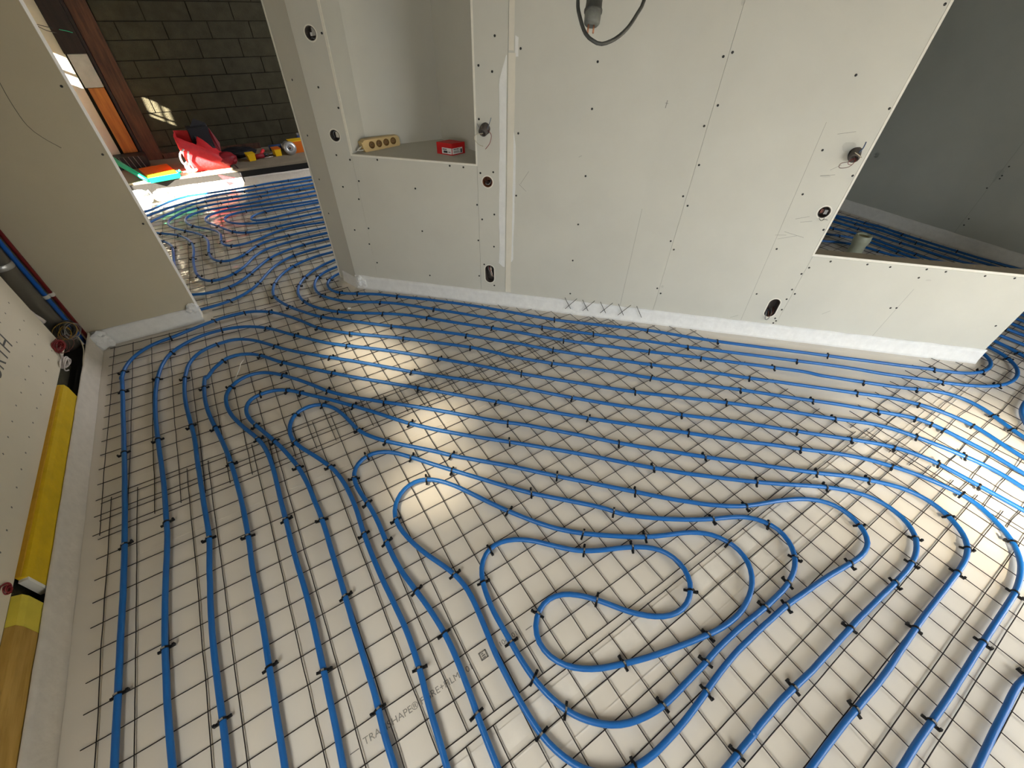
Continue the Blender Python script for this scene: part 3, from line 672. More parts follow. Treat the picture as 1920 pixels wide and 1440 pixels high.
# ------------------------------------------------------------------ blue heating pipes with their ties
PIPES = {
 'Q1': ((1338,2825,1287,2792,1237,2759,1187,2726,1137,2693,1087,2660,1035,2634,991,2598,961,2549,948,2494,954,2438,978,2386,1016,2342,1063,2306,1114,2273,1165,2241,1215,2208,1263,2172,1308,2132,1353,2092,1398,2052,1444,2012,1489,1973,1534,1933,1578,1892,1622,1850,1665,1808,1708,1766,1751,1723,1793,1680,1835,1637,1876,1593,1916,1548,1957,1503,1997,1458,2037,1413,2077,1368,2117,1323,2157,1279,2199,1235,2241,1192,2285,1151,2330,1110,2374,1070,2420,1030,2465,990,2510,951,2556,911,2602,872,2647,833,2691,792,2734,749,2775,705,2816,660,2856,616,2897,571,2938,528,2980,484,3022,441,3065,399,3108,357,3152,315,3196,274,3239,232,3283,191,3327,150,3371,108,3415,67,3459,26,3502,-16,3546,-58,3589,-100,3632,-142,3676,-183,3720,-224,3763,-266,3807,-308,3850,-350,3894,-391,3938,-432,3982,-473,4025,-515,4068,-558,4113,-597,4162,-631,4215,-658,4272,-675,4330,-682,4389,-677,4443,-659,4483,-625,4515,-580,4558,-538,4568,-527,),
  ((991,2598,-2.29),(1006,2352,-0.79),(1114,2273,-0.56),(1364,2081,-0.73),(2220,1214,-0.78),(2713,771,-0.78),(3033,431,-0.78),(3546,-58,-0.77),(4004,-494,-0.78),(4257,-672,-0.25),)),
 'Q2': ((1400,2887,1344,2867,1287,2847,1230,2828,1174,2808,1117,2788,1060,2771,1004,2749,955,2717,914,2676,884,2625,864,2570,855,2511,856,2452,870,2395,896,2343,931,2294,969,2248,1012,2206,1060,2170,1111,2137,1162,2107,1213,2074,1262,2039,1308,2001,1353,1961,1396,1919,1438,1876,1480,1832,1522,1788,1563,1745,1605,1701,1647,1657,1688,1614,1729,1570,1770,1526,1811,1481,1852,1437,1893,1392,1933,1348,1974,1303,2015,1259,2057,1215,2099,1172,2141,1130,2185,1088,2228,1046,2272,1004,2316,963,2359,922,2403,880,2448,839,2492,798,2536,757,2579,715,2623,673,2666,631,2709,589,2752,547,2795,505,2839,463,2883,422,2927,381,2971,340,3015,299,3059,258,3103,217,3147,176,3191,134,3235,93,3279,52,3323,10,3367,-31,3411,-72,3455,-114,3498,-156,3540,-199,3581,-243,3621,-288,3662,-333,3704,-375,3747,-418,3790,-460,3833,-503,3875,-545,3918,-588,3962,-629,4007,-669,4055,-705,4105,-739,4157,-768,4213,-790,4270,-805,4330,-812,4389,-811,4448,-801,4503,-780,4551,-747,4589,-703,4614,-652,4626,-595,4639,-537,4655,-479,4671,-421,4679,-392,),
  ((923,2687,-2.29),(876,2382,-1.16),(1226,2066,-0.61),(1532,1777,-0.81),(2088,1183,-0.79),(2348,932,-0.76),(2806,494,-0.76),(3312,21,-0.76),(3907,-577,-0.78),(4185,-780,-0.39),(4581,-715,0.91),)),
 'Q3': ((1412,3030,1356,3008,1300,2986,1244,2965,1188,2943,1132,2921,1076,2901,1020,2878,968,2849,918,2815,872,2776,830,2734,793,2686,764,2634,742,2578,728,2520,725,2460,731,2401,746,2343,769,2287,799,2235,833,2186,873,2141,917,2100,964,2062,1013,2027,1063,1993,1113,1961,1164,1929,1214,1896,1263,1860,1310,1823,1355,1783,1398,1741,1441,1698,1482,1655,1524,1611,1565,1567,1607,1524,1649,1481,1692,1439,1735,1396,1778,1354,1820,1311,1862,1268,1904,1224,1944,1183,1963,1163,1939,1189,1906,1223,1907,1220,1942,1182,1983,1138,2023,1093,2064,1049,2106,1006,2148,963,2191,920,2235,879,2278,837,2322,796,2366,755,2410,714,2454,672,2498,631,2542,591,2587,550,2632,510,2676,469,2721,429,2766,389,2810,348,2853,306,2897,265,2941,223,2985,182,3029,141,3073,100,3116,58,3160,17,3204,-24,3246,-65,3276,-102,3300,-136,3338,-177,3380,-220,3422,-263,3465,-306,3507,-349,3550,-391,3593,-433,3637,-474,3683,-514,3728,-553,3773,-593,3812,-638,3839,-691,3851,-749,3848,-808,3831,-865,3808,-920,3786,-976,3765,-1033,3743,-1088,3721,-1144,3699,-1200,3678,-1256,3656,-1312,3634,-1368,3612,-1424,3590,-1480,),
  ((830,2734,-2.29),(757,2620,-1.98),(741,2357,-1.28),(917,2100,-0.71),(1190,1913,-0.59),(1441,1698,-0.80),(1778,1354,-0.79),(2127,984,-0.79),(2542,591,-0.74),(2788,368,-0.75),(3116,58,-0.76),(3475,-317,-0.79),(3694,-523,-0.71),(3831,-865,-1.93),(3791,-962,-1.94),)),
 'Q4': ((1457,3100,1397,3095,1338,3090,1278,3085,1218,3081,1158,3076,1098,3072,1038,3066,979,3055,922,3037,866,3015,813,2987,763,2955,717,2916,676,2872,642,2823,612,2770,589,2715,573,2657,563,2598,564,2539,577,2480,596,2424,620,2368,647,2315,678,2263,710,2213,744,2163,780,2115,820,2070,863,2028,907,1987,951,1946,996,1905,1040,1864,1084,1824,1129,1783,1174,1743,1219,1703,1264,1664,1310,1625,1355,1585,1400,1545,1444,1504,1488,1463,1532,1422,1575,1380,1618,1337,1660,1294,1701,1251,1743,1207,1786,1165,1829,1123,1869,1079,1909,1033,1949,988,1989,943,2030,900,2073,857,2116,815,2159,773,2202,731,2245,689,2289,647,2332,605,2375,563,2418,522,2462,481,2506,440,2551,399,2596,359,2640,318,2684,277,2727,236,2771,194,2814,152,2857,110,2901,68,2944,27,2988,-14,3032,-55,3076,-97,3119,-138,3163,-180,3206,-222,3249,-264,3292,-306,3336,-348,3380,-388,3424,-429,3466,-472,3505,-518,3540,-567,3570,-618,3596,-673,3616,-729,3629,-788,3632,-847,3623,-906,3609,-965,3597,-1024,3587,-1083,3575,-1142,3564,-1201,3553,-1260,3541,-1318,3530,-1377,3518,-1436,3507,-1495,3496,-1554,),
  ((787,2972,-2.56),(600,2743,-1.96),(564,2539,-1.45),(633,2341,-1.10),(800,2092,-0.84),(1185,1733,-0.73),(1586,1369,-0.78),(1999,932,-0.82),(2451,491,-0.75),(2890,79,-0.76),(3336,-348,-0.75),(3556,-592,-1.04),(3633,-832,-1.58),)),
 'P1': ((-338,-462,-337,-402,-336,-342,-336,-282,-335,-222,-334,-162,-334,-102,-333,-42,-332,18,-332,78,-331,139,-330,199,-330,259,-329,319,-329,379,-328,439,-327,499,-326,560,-326,620,-326,680,-326,740,-327,800,-328,860,-329,920,-330,981,-332,1041,-334,1101,-335,1161,-337,1221,-339,1281,-341,1341,-344,1401,-346,1461,-348,1522,-351,1582,-353,1642,-356,1702,-358,1762,-360,1822,-363,1882,-365,1942,-368,2002,-371,2048,-372,2042,-372,2019,-369,2052,-362,2110,-346,2167,-320,2221,-283,2268,-237,2304,-183,2329,-125,2342,-67,2357,-10,2376,47,2393,106,2409,164,2422,223,2431,283,2432,342,2425,399,2407,451,2378,498,2341,540,2298,577,2250,611,2201,643,2150,673,2098,701,2045,729,1992,764,1943,804,1899,847,1856,891,1815,936,1776,982,1737,1029,1700,1076,1662,1123,1624,1169,1586,1215,1547,1260,1506,1304,1465,1347,1424,1391,1383,1436,1343,1480,1302,1524,1261,1566,1218,1605,1173,1644,1126,1681,1079,1718,1032,1758,986,1799,943,1841,900,1884,858,1927,816,1971,774,2015,734,2059,693,2103,652,2147,611,2190,568,2232,526,2274,483,2317,440,2360,398,2403,356,2447,315,2491,275,2536,234,2580,194,2625,153,2669,113,2714,72,2758,31,2801,-11,2844,-53,2886,-95,2929,-137,2973,-179,3016,-221,3060,-262,3103,-303,3146,-345,3188,-389,3229,-433,3269,-477,3311,-521,3353,-564,3392,-609,3424,-660,3443,-716,3452,-775,3458,-835,3465,-894,3469,-954,3466,-1014,3461,-1074,3456,-1134,3451,-1194,3447,-1253,3442,-1313,3437,-1373,3433,-1433,3428,-1493,3423,-1553,3420,-1597,),
  ((-330,199,1.56),(-327,800,1.58),(-343,1371,1.61),(-363,1897,1.61),(-364,2095,1.41),(-110,2345,0.23),(149,2419,0.22),(342,2425,-0.21),(498,2341,-0.74),(746,1967,-0.96),(913,1795,-0.71),(1204,1557,-0.72),(1545,1239,-0.80),(1916,826,-0.77),(2360,398,-0.77),(2747,42,-0.76),(3038,-241,-0.76),(3279,-488,-0.81),(3409,-634,-1.01),(3440,-701,-1.29),(3450,-760,-1.45),)),
 'P2': ((-166,-553,-169,-494,-172,-434,-174,-374,-177,-314,-180,-254,-183,-194,-185,-134,-188,-74,-191,-14,-193,46,-195,106,-195,166,-196,227,-196,287,-195,347,-193,407,-191,467,-188,527,-185,587,-181,647,-178,707,-176,767,-177,827,-178,888,-179,948,-180,1008,-182,1068,-185,1128,-188,1188,-192,1248,-196,1308,-199,1368,-202,1428,-205,1488,-207,1548,-208,1608,-208,1669,-207,1729,-205,1789,-201,1849,-195,1908,-186,1968,-174,2027,-156,2084,-131,2138,-94,2184,-46,2220,6,2248,63,2267,122,2275,182,2273,241,2264,298,2245,351,2218,400,2184,444,2143,484,2099,520,2051,556,2003,594,1956,632,1909,670,1863,708,1816,748,1772,791,1729,835,1689,880,1649,926,1610,971,1571,1016,1531,1061,1490,1105,1449,1148,1407,1191,1365,1234,1323,1276,1280,1318,1237,1360,1194,1402,1151,1444,1108,1486,1065,1527,1021,1568,977,1609,933,1650,889,1691,845,1733,802,1776,760,1819,718,1861,675,1904,633,1947,591,1990,548,2032,506,2075,464,2118,422,2162,380,2206,340,2251,300,2297,261,2342,222,2388,182,2434,143,2479,104,2525,65,2570,25,2614,-15,2659,-56,2703,-97,2747,-138,2791,-179,2834,-221,2877,-263,2919,-305,2962,-348,3005,-389,3050,-430,3094,-471,3138,-512,3177,-557,3211,-607,3239,-660,3263,-715,3286,-770,3307,-827,3325,-884,3342,-941,3353,-1000,3355,-1060,3349,-1120,3344,-1179,3340,-1239,3336,-1299,3333,-1359,3329,-1419,3325,-1479,3321,-1539,3317,-1599,3316,-1628,),
  ((-196,272,1.57),(-177,827,1.58),(-200,1383,1.62),(-193,1923,1.44),(-114,2162,0.89),(182,2273,-0.09),(444,2143,-0.79),(594,1956,-0.88),(858,1669,-0.72),(1318,1237,-0.80),(1691,845,-0.80),(2184,360,-0.74),(2581,15,-0.73),(3005,-389,-0.76),(3257,-701,-1.16),(3330,-898,-1.28),)),
 'P3': ((-45,-642,-45,-582,-46,-522,-46,-462,-46,-402,-46,-342,-47,-282,-47,-222,-47,-162,-47,-102,-48,-42,-50,18,-51,79,-52,139,-52,199,-51,259,-49,319,-46,379,-42,439,-39,499,-34,559,-29,619,-27,679,-29,739,-31,800,-33,860,-34,920,-36,980,-37,1040,-39,1100,-40,1160,-40,1221,-41,1281,-44,1341,-49,1401,-54,1461,-59,1521,-63,1581,-65,1641,-65,1701,-63,1761,-59,1820,-55,1862,-54,1867,-48,1898,-36,1955,-14,2010,20,2058,67,2093,122,2112,179,2116,222,2116,263,2103,311,2072,355,2031,393,1985,429,1937,464,1888,501,1841,540,1795,581,1751,624,1708,666,1666,709,1624,753,1582,796,1540,839,1498,881,1456,924,1413,966,1370,1007,1327,1049,1283,1090,1239,1132,1196,1175,1155,1219,1113,1263,1072,1307,1031,1351,990,1395,949,1440,909,1484,868,1529,828,1573,786,1615,744,1657,700,1698,657,1739,613,1780,569,1822,526,1864,482,1906,440,1949,397,1992,355,2035,314,2080,273,2124,232,2168,192,2212,150,2255,108,2299,67,2344,27,2390,-12,2435,-52,2480,-92,2524,-133,2568,-174,2611,-216,2654,-258,2697,-300,2741,-341,2784,-383,2828,-424,2872,-465,2916,-507,2959,-548,3002,-590,3043,-634,3079,-682,3110,-733,3134,-788,3151,-845,3161,-905,3167,-964,3173,-1024,3179,-1084,3184,-1144,3188,-1204,3187,-1264,3173,-1321,3143,-1372,3102,-1414,3051,-1445,2996,-1467,2937,-1480,2877,-1487,2817,-1490,2757,-1490,2697,-1489,2637,-1485,2577,-1479,2518,-1469,2460,-1455,2402,-1436,2345,-1419,2286,-1410,2226,-1409,2166,-1411,2106,-1412,2046,-1413,1986,-1415,1926,-1417,1865,-1419,1806,-1421,1746,-1423,1686,-1425,1626,-1426,1566,-1428,1506,-1430,1446,-1432,1401,-1434,),
  ((-48,-57,1.60),(-28,649,1.54),(-49,1401,1.65),(-57,1845,1.47),(137,2114,0.11),(455,1900,-0.94),(731,1603,-0.77),(1121,1207,-0.79),(1832,515,-0.80),(2277,88,-0.75),(2730,-331,-0.76),(2926,-517,-0.76),(3071,-670,-0.94),(3151,-845,-1.35),(3171,-1009,-1.47),(2345,-1419,2.91),)),
 'P4': ((87,-733,88,-673,90,-613,91,-553,92,-493,94,-433,95,-373,96,-313,98,-253,99,-193,100,-133,102,-73,103,-12,104,48,106,108,107,168,107,228,107,288,107,348,107,408,109,468,112,529,113,589,114,649,114,709,112,769,110,829,107,889,104,949,99,1009,94,1069,87,1129,79,1188,70,1248,60,1307,50,1366,41,1426,34,1486,30,1546,29,1606,31,1666,35,1726,42,1781,47,1800,51,1780,65,1801,92,1849,132,1891,174,1923,226,1929,281,1911,330,1878,370,1834,405,1785,440,1736,478,1689,518,1644,558,1600,599,1556,640,1512,681,1468,723,1425,764,1381,806,1338,849,1296,892,1254,935,1212,978,1170,1021,1128,1064,1086,1106,1043,1149,1001,1192,958,1234,916,1277,873,1320,831,1363,789,1405,747,1448,704,1489,661,1531,617,1573,574,1615,531,1657,489,1700,446,1743,404,1786,362,1829,320,1873,279,1917,238,1961,198,2006,157,2050,116,2094,75,2138,35,2182,-6,2226,-47,2270,-88,2314,-130,2358,-171,2402,-211,2447,-251,2494,-289,2539,-329,2583,-370,2627,-411,2672,-450,2718,-489,2763,-529,2806,-571,2847,-615,2884,-662,2918,-712,2950,-762,2979,-815,3002,-871,3022,-927,3036,-985,3035,-1043,3015,-1099,2986,-1151,2949,-1197,2902,-1233,2848,-1259,2790,-1275,2731,-1285,2671,-1290,2611,-1291,2551,-1291,2491,-1291,2431,-1291,2371,-1291,2311,-1291,2251,-1291,2190,-1292,2130,-1292,2070,-1293,2010,-1293,1950,-1292,1890,-1291,1830,-1290,1770,-1290,1709,-1291,1649,-1291,1589,-1292,1529,-1292,1469,-1293,1409,-1293,1349,-1294,1289,-1294,1229,-1294,1199,-1295,),
  ((103,18,1.55),(113,574,1.55),(98,1024,1.66),(57,1322,1.73),(33,1696,1.50),(153,1909,0.65),(361,1845,-0.86),(468,1701,-0.88),(702,1446,-0.81),(1096,1054,-0.78),(1437,715,-0.80),(1807,341,-0.76),(2205,-26,-0.75),(2627,-411,-0.74),(2926,-724,-0.99),(3036,-985,-1.44),(2938,-1207,-2.43),(2671,-1290,-3.10),(2341,-1291,-3.14),(1905,-1291,3.12),)),
 'P5': ((220,-826,223,-766,227,-706,230,-646,234,-586,237,-526,240,-466,244,-407,247,-347,251,-286,254,-226,256,-166,259,-106,261,-46,263,14,265,74,266,135,267,195,266,255,264,315,263,375,262,436,263,496,264,556,264,616,264,676,265,737,266,797,267,857,266,917,263,977,256,1037,243,1096,224,1152,201,1208,178,1264,158,1320,141,1378,130,1437,127,1497,133,1556,155,1610,195,1652,247,1677,304,1679,358,1657,404,1619,444,1575,482,1528,518,1480,552,1430,585,1380,617,1329,653,1280,691,1234,732,1190,775,1148,819,1107,863,1066,907,1025,952,985,996,944,1040,903,1084,861,1127,819,1170,777,1212,735,1255,692,1297,649,1340,607,1383,565,1430,527,1474,487,1517,445,1559,402,1601,359,1644,316,1686,273,1728,230,1769,186,1810,143,1853,100,1896,58,1940,17,1984,-25,2028,-66,2071,-107,2115,-148,2160,-189,2204,-229,2249,-269,2294,-310,2339,-350,2383,-391,2428,-431,2472,-471,2517,-511,2563,-550,2610,-588,2657,-626,2700,-668,2742,-711,2782,-756,2818,-803,2844,-857,2856,-915,2850,-973,2828,-1027,2793,-1073,2745,-1105,2688,-1122,2628,-1129,2568,-1131,2508,-1131,2448,-1132,2387,-1132,2327,-1132,2267,-1132,2207,-1133,2147,-1135,2086,-1137,2026,-1139,1966,-1142,1906,-1143,1846,-1143,1786,-1141,1725,-1140,1665,-1138,1605,-1138,1545,-1138,1485,-1139,1425,-1140,1365,-1141,1305,-1141,1245,-1142,1185,-1143,1125,-1143,1065,-1144,1005,-1145,960,-1145,),
  ((259,-91,1.53),(264,571,1.56),(234,1124,1.90),(163,1621,0.89),(444,1575,-0.87),(635,1305,-0.95),(885,1046,-0.74),(1406,546,-0.69),(1832,121,-0.79),(2149,-179,-0.74),(2552,-541,-0.70),(2732,-700,-0.81),(2841,-1000,-1.96),(2731,-1110,-2.80),(2568,-1131,-3.13),(2177,-1134,-3.12),(1725,-1140,3.12),)),
 'P6': ((364,-909,365,-849,367,-789,369,-729,370,-669,372,-609,373,-549,375,-489,376,-429,377,-369,381,-309,386,-249,387,-189,388,-128,389,-68,389,-8,391,52,392,112,394,173,395,233,396,293,397,353,399,413,399,473,398,533,394,594,392,654,388,714,381,774,372,833,358,891,342,950,325,1007,305,1064,284,1120,262,1176,240,1232,221,1289,212,1348,219,1406,248,1452,300,1471,358,1468,413,1446,459,1409,500,1366,540,1321,580,1276,621,1231,660,1186,699,1139,737,1093,774,1046,811,998,847,950,882,901,918,853,956,806,996,761,1037,717,1079,674,1122,632,1165,590,1209,548,1253,508,1298,467,1342,427,1386,386,1430,345,1474,303,1517,262,1561,220,1604,178,1647,136,1689,93,1731,50,1773,7,1816,-36,1859,-78,1902,-119,1946,-161,1990,-202,2035,-241,2081,-280,2127,-319,2173,-358,2220,-396,2267,-433,2315,-469,2364,-505,2413,-540,2461,-575,2509,-612,2554,-652,2595,-696,2630,-744,2651,-799,2654,-858,2638,-913,2601,-958,2550,-987,2493,-1004,2433,-1011,2373,-1013,2313,-1012,2253,-1010,2193,-1007,2132,-1005,2072,-1003,2012,-1001,1952,-1001,1892,-1000,1832,-1000,1771,-999,1711,-999,1651,-996,1591,-993,1531,-991,1471,-992,1411,-993,1370,-996,1379,-996,1374,-996,1323,-997,1263,-999,1203,-1000,1143,-1002,1083,-1003,1023,-1004,963,-1006,903,-1007,843,-1009,783,-1010,738,-1011,),
  ((383,-294,1.50),(392,112,1.55),(399,488,1.59),(372,833,1.77),(305,1064,1.91),(240,1232,1.93),(300,1471,0.12),(437,1429,-0.67),(500,1366,-0.84),(727,1105,-0.89),(947,818,-0.88),(1342,427,-0.74),(1870,-88,-0.77),(2243,-415,-0.67),(2509,-612,-0.69),(2589,-966,-2.54),(2448,-1010,-3.05),(2298,-1012,3.11),(1967,-1001,3.13),(1606,-994,3.09),(1293,-998,-3.12),)),
 'C': ((473,-932,479,-872,484,-812,490,-753,496,-693,501,-633,507,-573,513,-514,519,-454,524,-394,531,-334,539,-275,544,-215,547,-155,547,-95,544,-35,541,25,537,85,535,145,534,205,534,265,535,325,538,385,542,445,543,505,541,565,536,625,526,684,510,742,487,797,462,851,435,905,408,959,389,1015,383,1074,393,1132,418,1184,462,1219,517,1228,571,1210,613,1169,641,1118,660,1061,674,1003,688,944,708,888,739,837,775,790,815,745,857,701,899,659,942,616,984,573,1024,529,1065,485,1109,444,1152,402,1195,361,1239,319,1281,277,1323,234,1365,190,1407,147,1448,104,1491,61,1533,19,1576,-24,1618,-66,1661,-109,1703,-151,1745,-194,1788,-237,1831,-278,1876,-318,1921,-358,1968,-395,2017,-430,2068,-461,2122,-486,2178,-509,2234,-531,2288,-556,2341,-585,2389,-620,2429,-664,2450,-717,2448,-774,2425,-827,2382,-864,2326,-878,2267,-877,2207,-869,2148,-860,2088,-851,2029,-844,1969,-838,1909,-832,1849,-826,1789,-823,1729,-822,1669,-820,1609,-820,1549,-820,1489,-823,1429,-828,1370,-835,1310,-843,1250,-850,1191,-855,1131,-857,1071,-857,1011,-850,954,-834,902,-805,859,-765,827,-715,805,-660,793,-601,788,-542,786,-482,786,-421,788,-361,794,-302,800,-242,805,-182,806,-122,797,-64,778,-7,753,47,727,102,705,157,688,215,677,273,679,332,701,386,741,428,793,452,850,451,901,424,943,382,979,334,1010,283,1040,231,1070,179,1101,127,1133,77,1167,27,1202,-22,1239,-69,1280,-113,1324,-154,1370,-192,1418,-228,1467,-263,1517,-297,1568,-329,1621,-357,1675,-382,1730,-407,1781,-438,1825,-477,1855,-527,1867,-584,1853,-639,1816,-684,1766,-715,1710,-734,1651,-744,1591,-744,1532,-737,1473,-724,1414,-710,1356,-694,1299,-678,1241,-660,1185,-640,1129,-618,1074,-594,1023,-563,979,-523,949,-473,941,-417,961,-365,1004,-328,1059,-315,1114,-329,1163,-362,1206,-404,1244,-451,1280,-498,1321,-542,1367,-580,1419,-607,1477,-616,1533,-602,1578,-567,1603,-516,1602,-459,1578,-406,1536,-365,1486,-333,1432,-305,1378,-280,1325,-252,1275,-219,1231,-179,1189,-136,1147,-93,1101,-55,1048,-27,991,-16,937,-31,896,-70,872,-123,859,-182,853,-241,853,-301,854,-361,855,-421,860,-481,871,-539,890,-596,918,-648,957,-694,1003,-732,1055,-759,1112,-776,1172,-786,1231,-788,1291,-786,1351,-784,1411,-782,1471,-778,1531,-777,1591,-777,1651,-779,1711,-782,1771,-784,1831,-784,1891,-782,1950,-773,2007,-754,2055,-722,2089,-676,2100,-620,2083,-566,2047,-519,2000,-484,1947,-456,1893,-429,1840,-400,1789,-369,1739,-336,1690,-302,1642,-265,1595,-227,1552,-187,1518,-142,1479,-98,1437,-56,1394,-14,1351,28,1308,70,1266,113,1226,158,1187,204,1149,250,1111,297,1073,343,1035,390,997,436,959,483,922,530,885,578,847,624,807,669,761,705,707,724,652,715,607,679,585,627,582,568,589,509,598,449,603,390,605,329,604,269,605,209,607,149,613,90,624,31,636,-28,647,-87,656,-147,662,-206,664,-266,662,-326,658,-386,653,-446,647,-506,643,-566,640,-626,636,-685,633,-745,629,-805,626,-865,622,-925,619,-985,617,-1015,),
  ((540,-260,1.47),(535,325,1.53),(505,756,1.93),(392,1001,1.85),(437,1205,0.66),(583,1201,-0.67),(697,916,-1.22),(795,767,-0.84),(1044,507,-0.81),(1427,125,-0.80),(1692,-141,-0.79),(2081,-468,-0.46),(2439,-802,-1.98),(2222,-871,3.00),(1834,-825,3.08),(1340,-839,-3.01),(997,-846,2.91),(798,-631,1.77),(789,-35,1.89),(677,317,1.44),(876,440,-0.49),(1125,89,-1.00),(1347,-173,-0.69),(1568,-329,-0.52),(1860,-541,-1.28),(1487,-728,2.92),(1157,-629,2.78),(992,-335,0.60),(1216,-416,-0.86),(1557,-587,0.67),(1486,-333,2.63),(1300,-236,2.55),(963,-20,-2.88),(872,-123,-1.87),(854,-361,-1.55),(862,-495,-1.40),(903,-623,-1.07),(1186,-787,-0.07),(1411,-782,0.05),(1756,-783,-0.03),(1921,-779,0.14),(2044,-732,0.67),(2090,-579,1.97),(1893,-429,2.66),(1534,-165,2.22),(1266,113,2.32),(1006,424,2.25),(866,601,2.25),(678,723,-2.98),(585,627,-1.77),(596,464,-1.43),(604,239,-1.57),(633,-13,-1.37),(662,-206,-1.51),(650,-476,-1.68),)),
 'U1': ((1480,3256,1421,3250,1361,3244,1301,3238,1241,3232,1182,3226,1121,3220,1060,3214,999,3207,939,3198,879,3185,822,3166,768,3139,718,3105,672,3065,631,3020,595,2971,561,2921,529,2869,495,2818,458,2770,415,2727,367,2690,314,2662,257,2642,198,2631,138,2626,77,2624,17,2620,),
  ((836,3171,-2.79),(495,2818,-2.19),(272,2646,-2.84),)),
 'U2': ((1501,3382,1441,3379,1381,3375,1321,3372,1261,3369,1201,3366,1141,3363,1080,3359,1019,3354,958,3346,899,3334,840,3318,783,3298,727,3274,675,3243,628,3206,586,3162,547,3115,509,3068,470,3020,431,2974,390,2930,343,2892,291,2865,234,2849,175,2846,117,2855,61,2875,4,2893,-54,2911,-68,2915,),
  ((958,3346,-2.98),(639,3216,-2.43),(461,3009,-2.26),(291,2865,-2.76),)),
 'U3': ((1519,3513,1459,3510,1399,3508,1339,3505,1279,3503,1219,3500,1159,3497,1098,3495,1037,3492,977,3488,917,3482,857,3473,797,3462,739,3448,681,3430,628,3404,582,3368,542,3324,507,3275,476,3223,443,3173,405,3127,360,3087,311,3055,258,3034,206,3033,162,3057,129,3101,107,3156,95,3214,88,3274,86,3335,85,3395,86,3456,89,3517,93,3577,98,3637,102,3698,104,3758,103,3819,97,3879,85,3938,68,3996,45,4051,16,4103,-21,4150,-64,4192,-110,4231,-157,4270,-203,4308,-250,4347,-296,4385,-342,4423,-388,4462,-411,4481,),
  ((348,3078,-2.52),(194,3037,2.77),(103,3170,1.82),(89,3532,1.51),(99,3864,1.69),(7,4116,2.20),(-122,4241,2.45),)),
 'V4': ((1885,4894,1825,4890,1765,4886,1705,4882,1645,4879,1585,4875,1526,4871,1466,4867,1406,4863,1345,4859,1285,4856,1225,4853,1165,4851,1104,4849,1044,4847,984,4842,924,4837,864,4832,803,4829,743,4828,683,4828,622,4827,562,4826,502,4823,442,4819,382,4815,322,4808,262,4799,204,4786,147,4767,95,4739,49,4703,8,4659,-26,4610,-51,4557,-65,4500,-65,4443,-51,4386,-26,4332,6,4282,42,4233,79,4186,116,4139,151,4089,180,4037,203,3982,217,3925,224,3865,225,3805,221,3745,216,3685,212,3625,211,3565,217,3506,230,3448,255,3397,292,3360,341,3344,394,3353,443,3381,486,3421,525,3466,564,3511,609,3548,661,3576,717,3595,776,3607,835,3615,895,3621,956,3625,1016,3628,1076,3630,1137,3632,1197,3634,1257,3635,1317,3637,1377,3638,1437,3640,1497,3641,1557,3642,1617,3644,1677,3645,1737,3647,),
  ((1240,4854,-3.10),(818,4829,-3.10),(427,4818,-3.07),(204,4786,-2.87),(70,4198,-0.90),(203,3982,-1.25),(211,3565,-1.53),(292,3360,-0.55),(476,3410,0.79),(586,3531,0.70),(880,3619,0.09),)),
 'V5': ((1855,4752,1796,4748,1736,4744,1676,4739,1616,4735,1556,4731,1496,4726,1437,4722,1377,4717,1316,4713,1256,4709,1196,4706,1136,4703,1076,4702,1015,4700,955,4696,895,4692,835,4687,775,4683,715,4680,654,4678,594,4677,534,4676,474,4676,413,4678,353,4678,294,4675,236,4663,182,4641,136,4607,101,4562,83,4508,80,4451,90,4393,110,4337,139,4286,175,4238,214,4193,253,4147,288,4099,316,4047,332,3991,337,3933,333,3873,328,3814,329,3755,344,3701,376,3657,422,3632,477,3628,534,3638,590,3659,644,3685,696,3714,749,3742,804,3765,862,3781,921,3791,981,3795,1041,3795,1101,3791,1161,3785,1220,3777,1280,3769,1340,3761,1399,3753,1459,3745,1518,3737,1578,3729,1637,3721,1696,3713,1756,3705,),
  ((474,4676,3.12),(139,4286,-0.98),(328,3770,-1.49),(397,3642,-0.50),)),
 'V6': ((1834,4601,1774,4598,1714,4595,1654,4592,1594,4588,1534,4585,1474,4582,1414,4579,1354,4575,1294,4572,1233,4569,1173,4567,1113,4566,1052,4566,992,4566,931,4567,871,4567,810,4568,750,4570,690,4572,629,4574,569,4577,509,4578,449,4574,392,4560,338,4537,292,4503,260,4458,247,4405,254,4349,274,4293,302,4241,331,4188,358,4135,383,4080,410,4026,440,3974,477,3929,522,3895,576,3875,635,3867,694,3869,754,3875,814,3883,874,3890,934,3895,994,3900,1055,3903,1115,3905,1176,3906,1236,3908,1296,3909,1356,3910,1416,3911,1476,3912,1536,3913,1596,3914,1656,3915,1716,3917,1776,3918,),
  ((345,4162,-1.10),(449,3962,-0.94),(549,3883,-0.36),(814,3883,0.12),)),
 'V7': ((1814,4422,1754,4422,1694,4421,1634,4421,1574,4421,1514,4420,1454,4420,1394,4420,1333,4419,1273,4419,1212,4420,1151,4422,1091,4425,1030,4429,969,4433,909,4436,848,4440,787,4444,727,4448,666,4451,606,4450,547,4443,490,4427,444,4398,417,4355,414,4302,430,4247,460,4198,502,4156,550,4121,604,4094,660,4075,719,4060,778,4048,838,4040,899,4034,959,4032,1020,4033,1081,4035,1141,4040,1202,4045,1262,4051,1322,4057,1382,4063,1442,4069,1502,4074,1561,4080,1621,4086,1681,4092,1740,4098,1800,4104,),
  ((621,4451,-3.11),)),
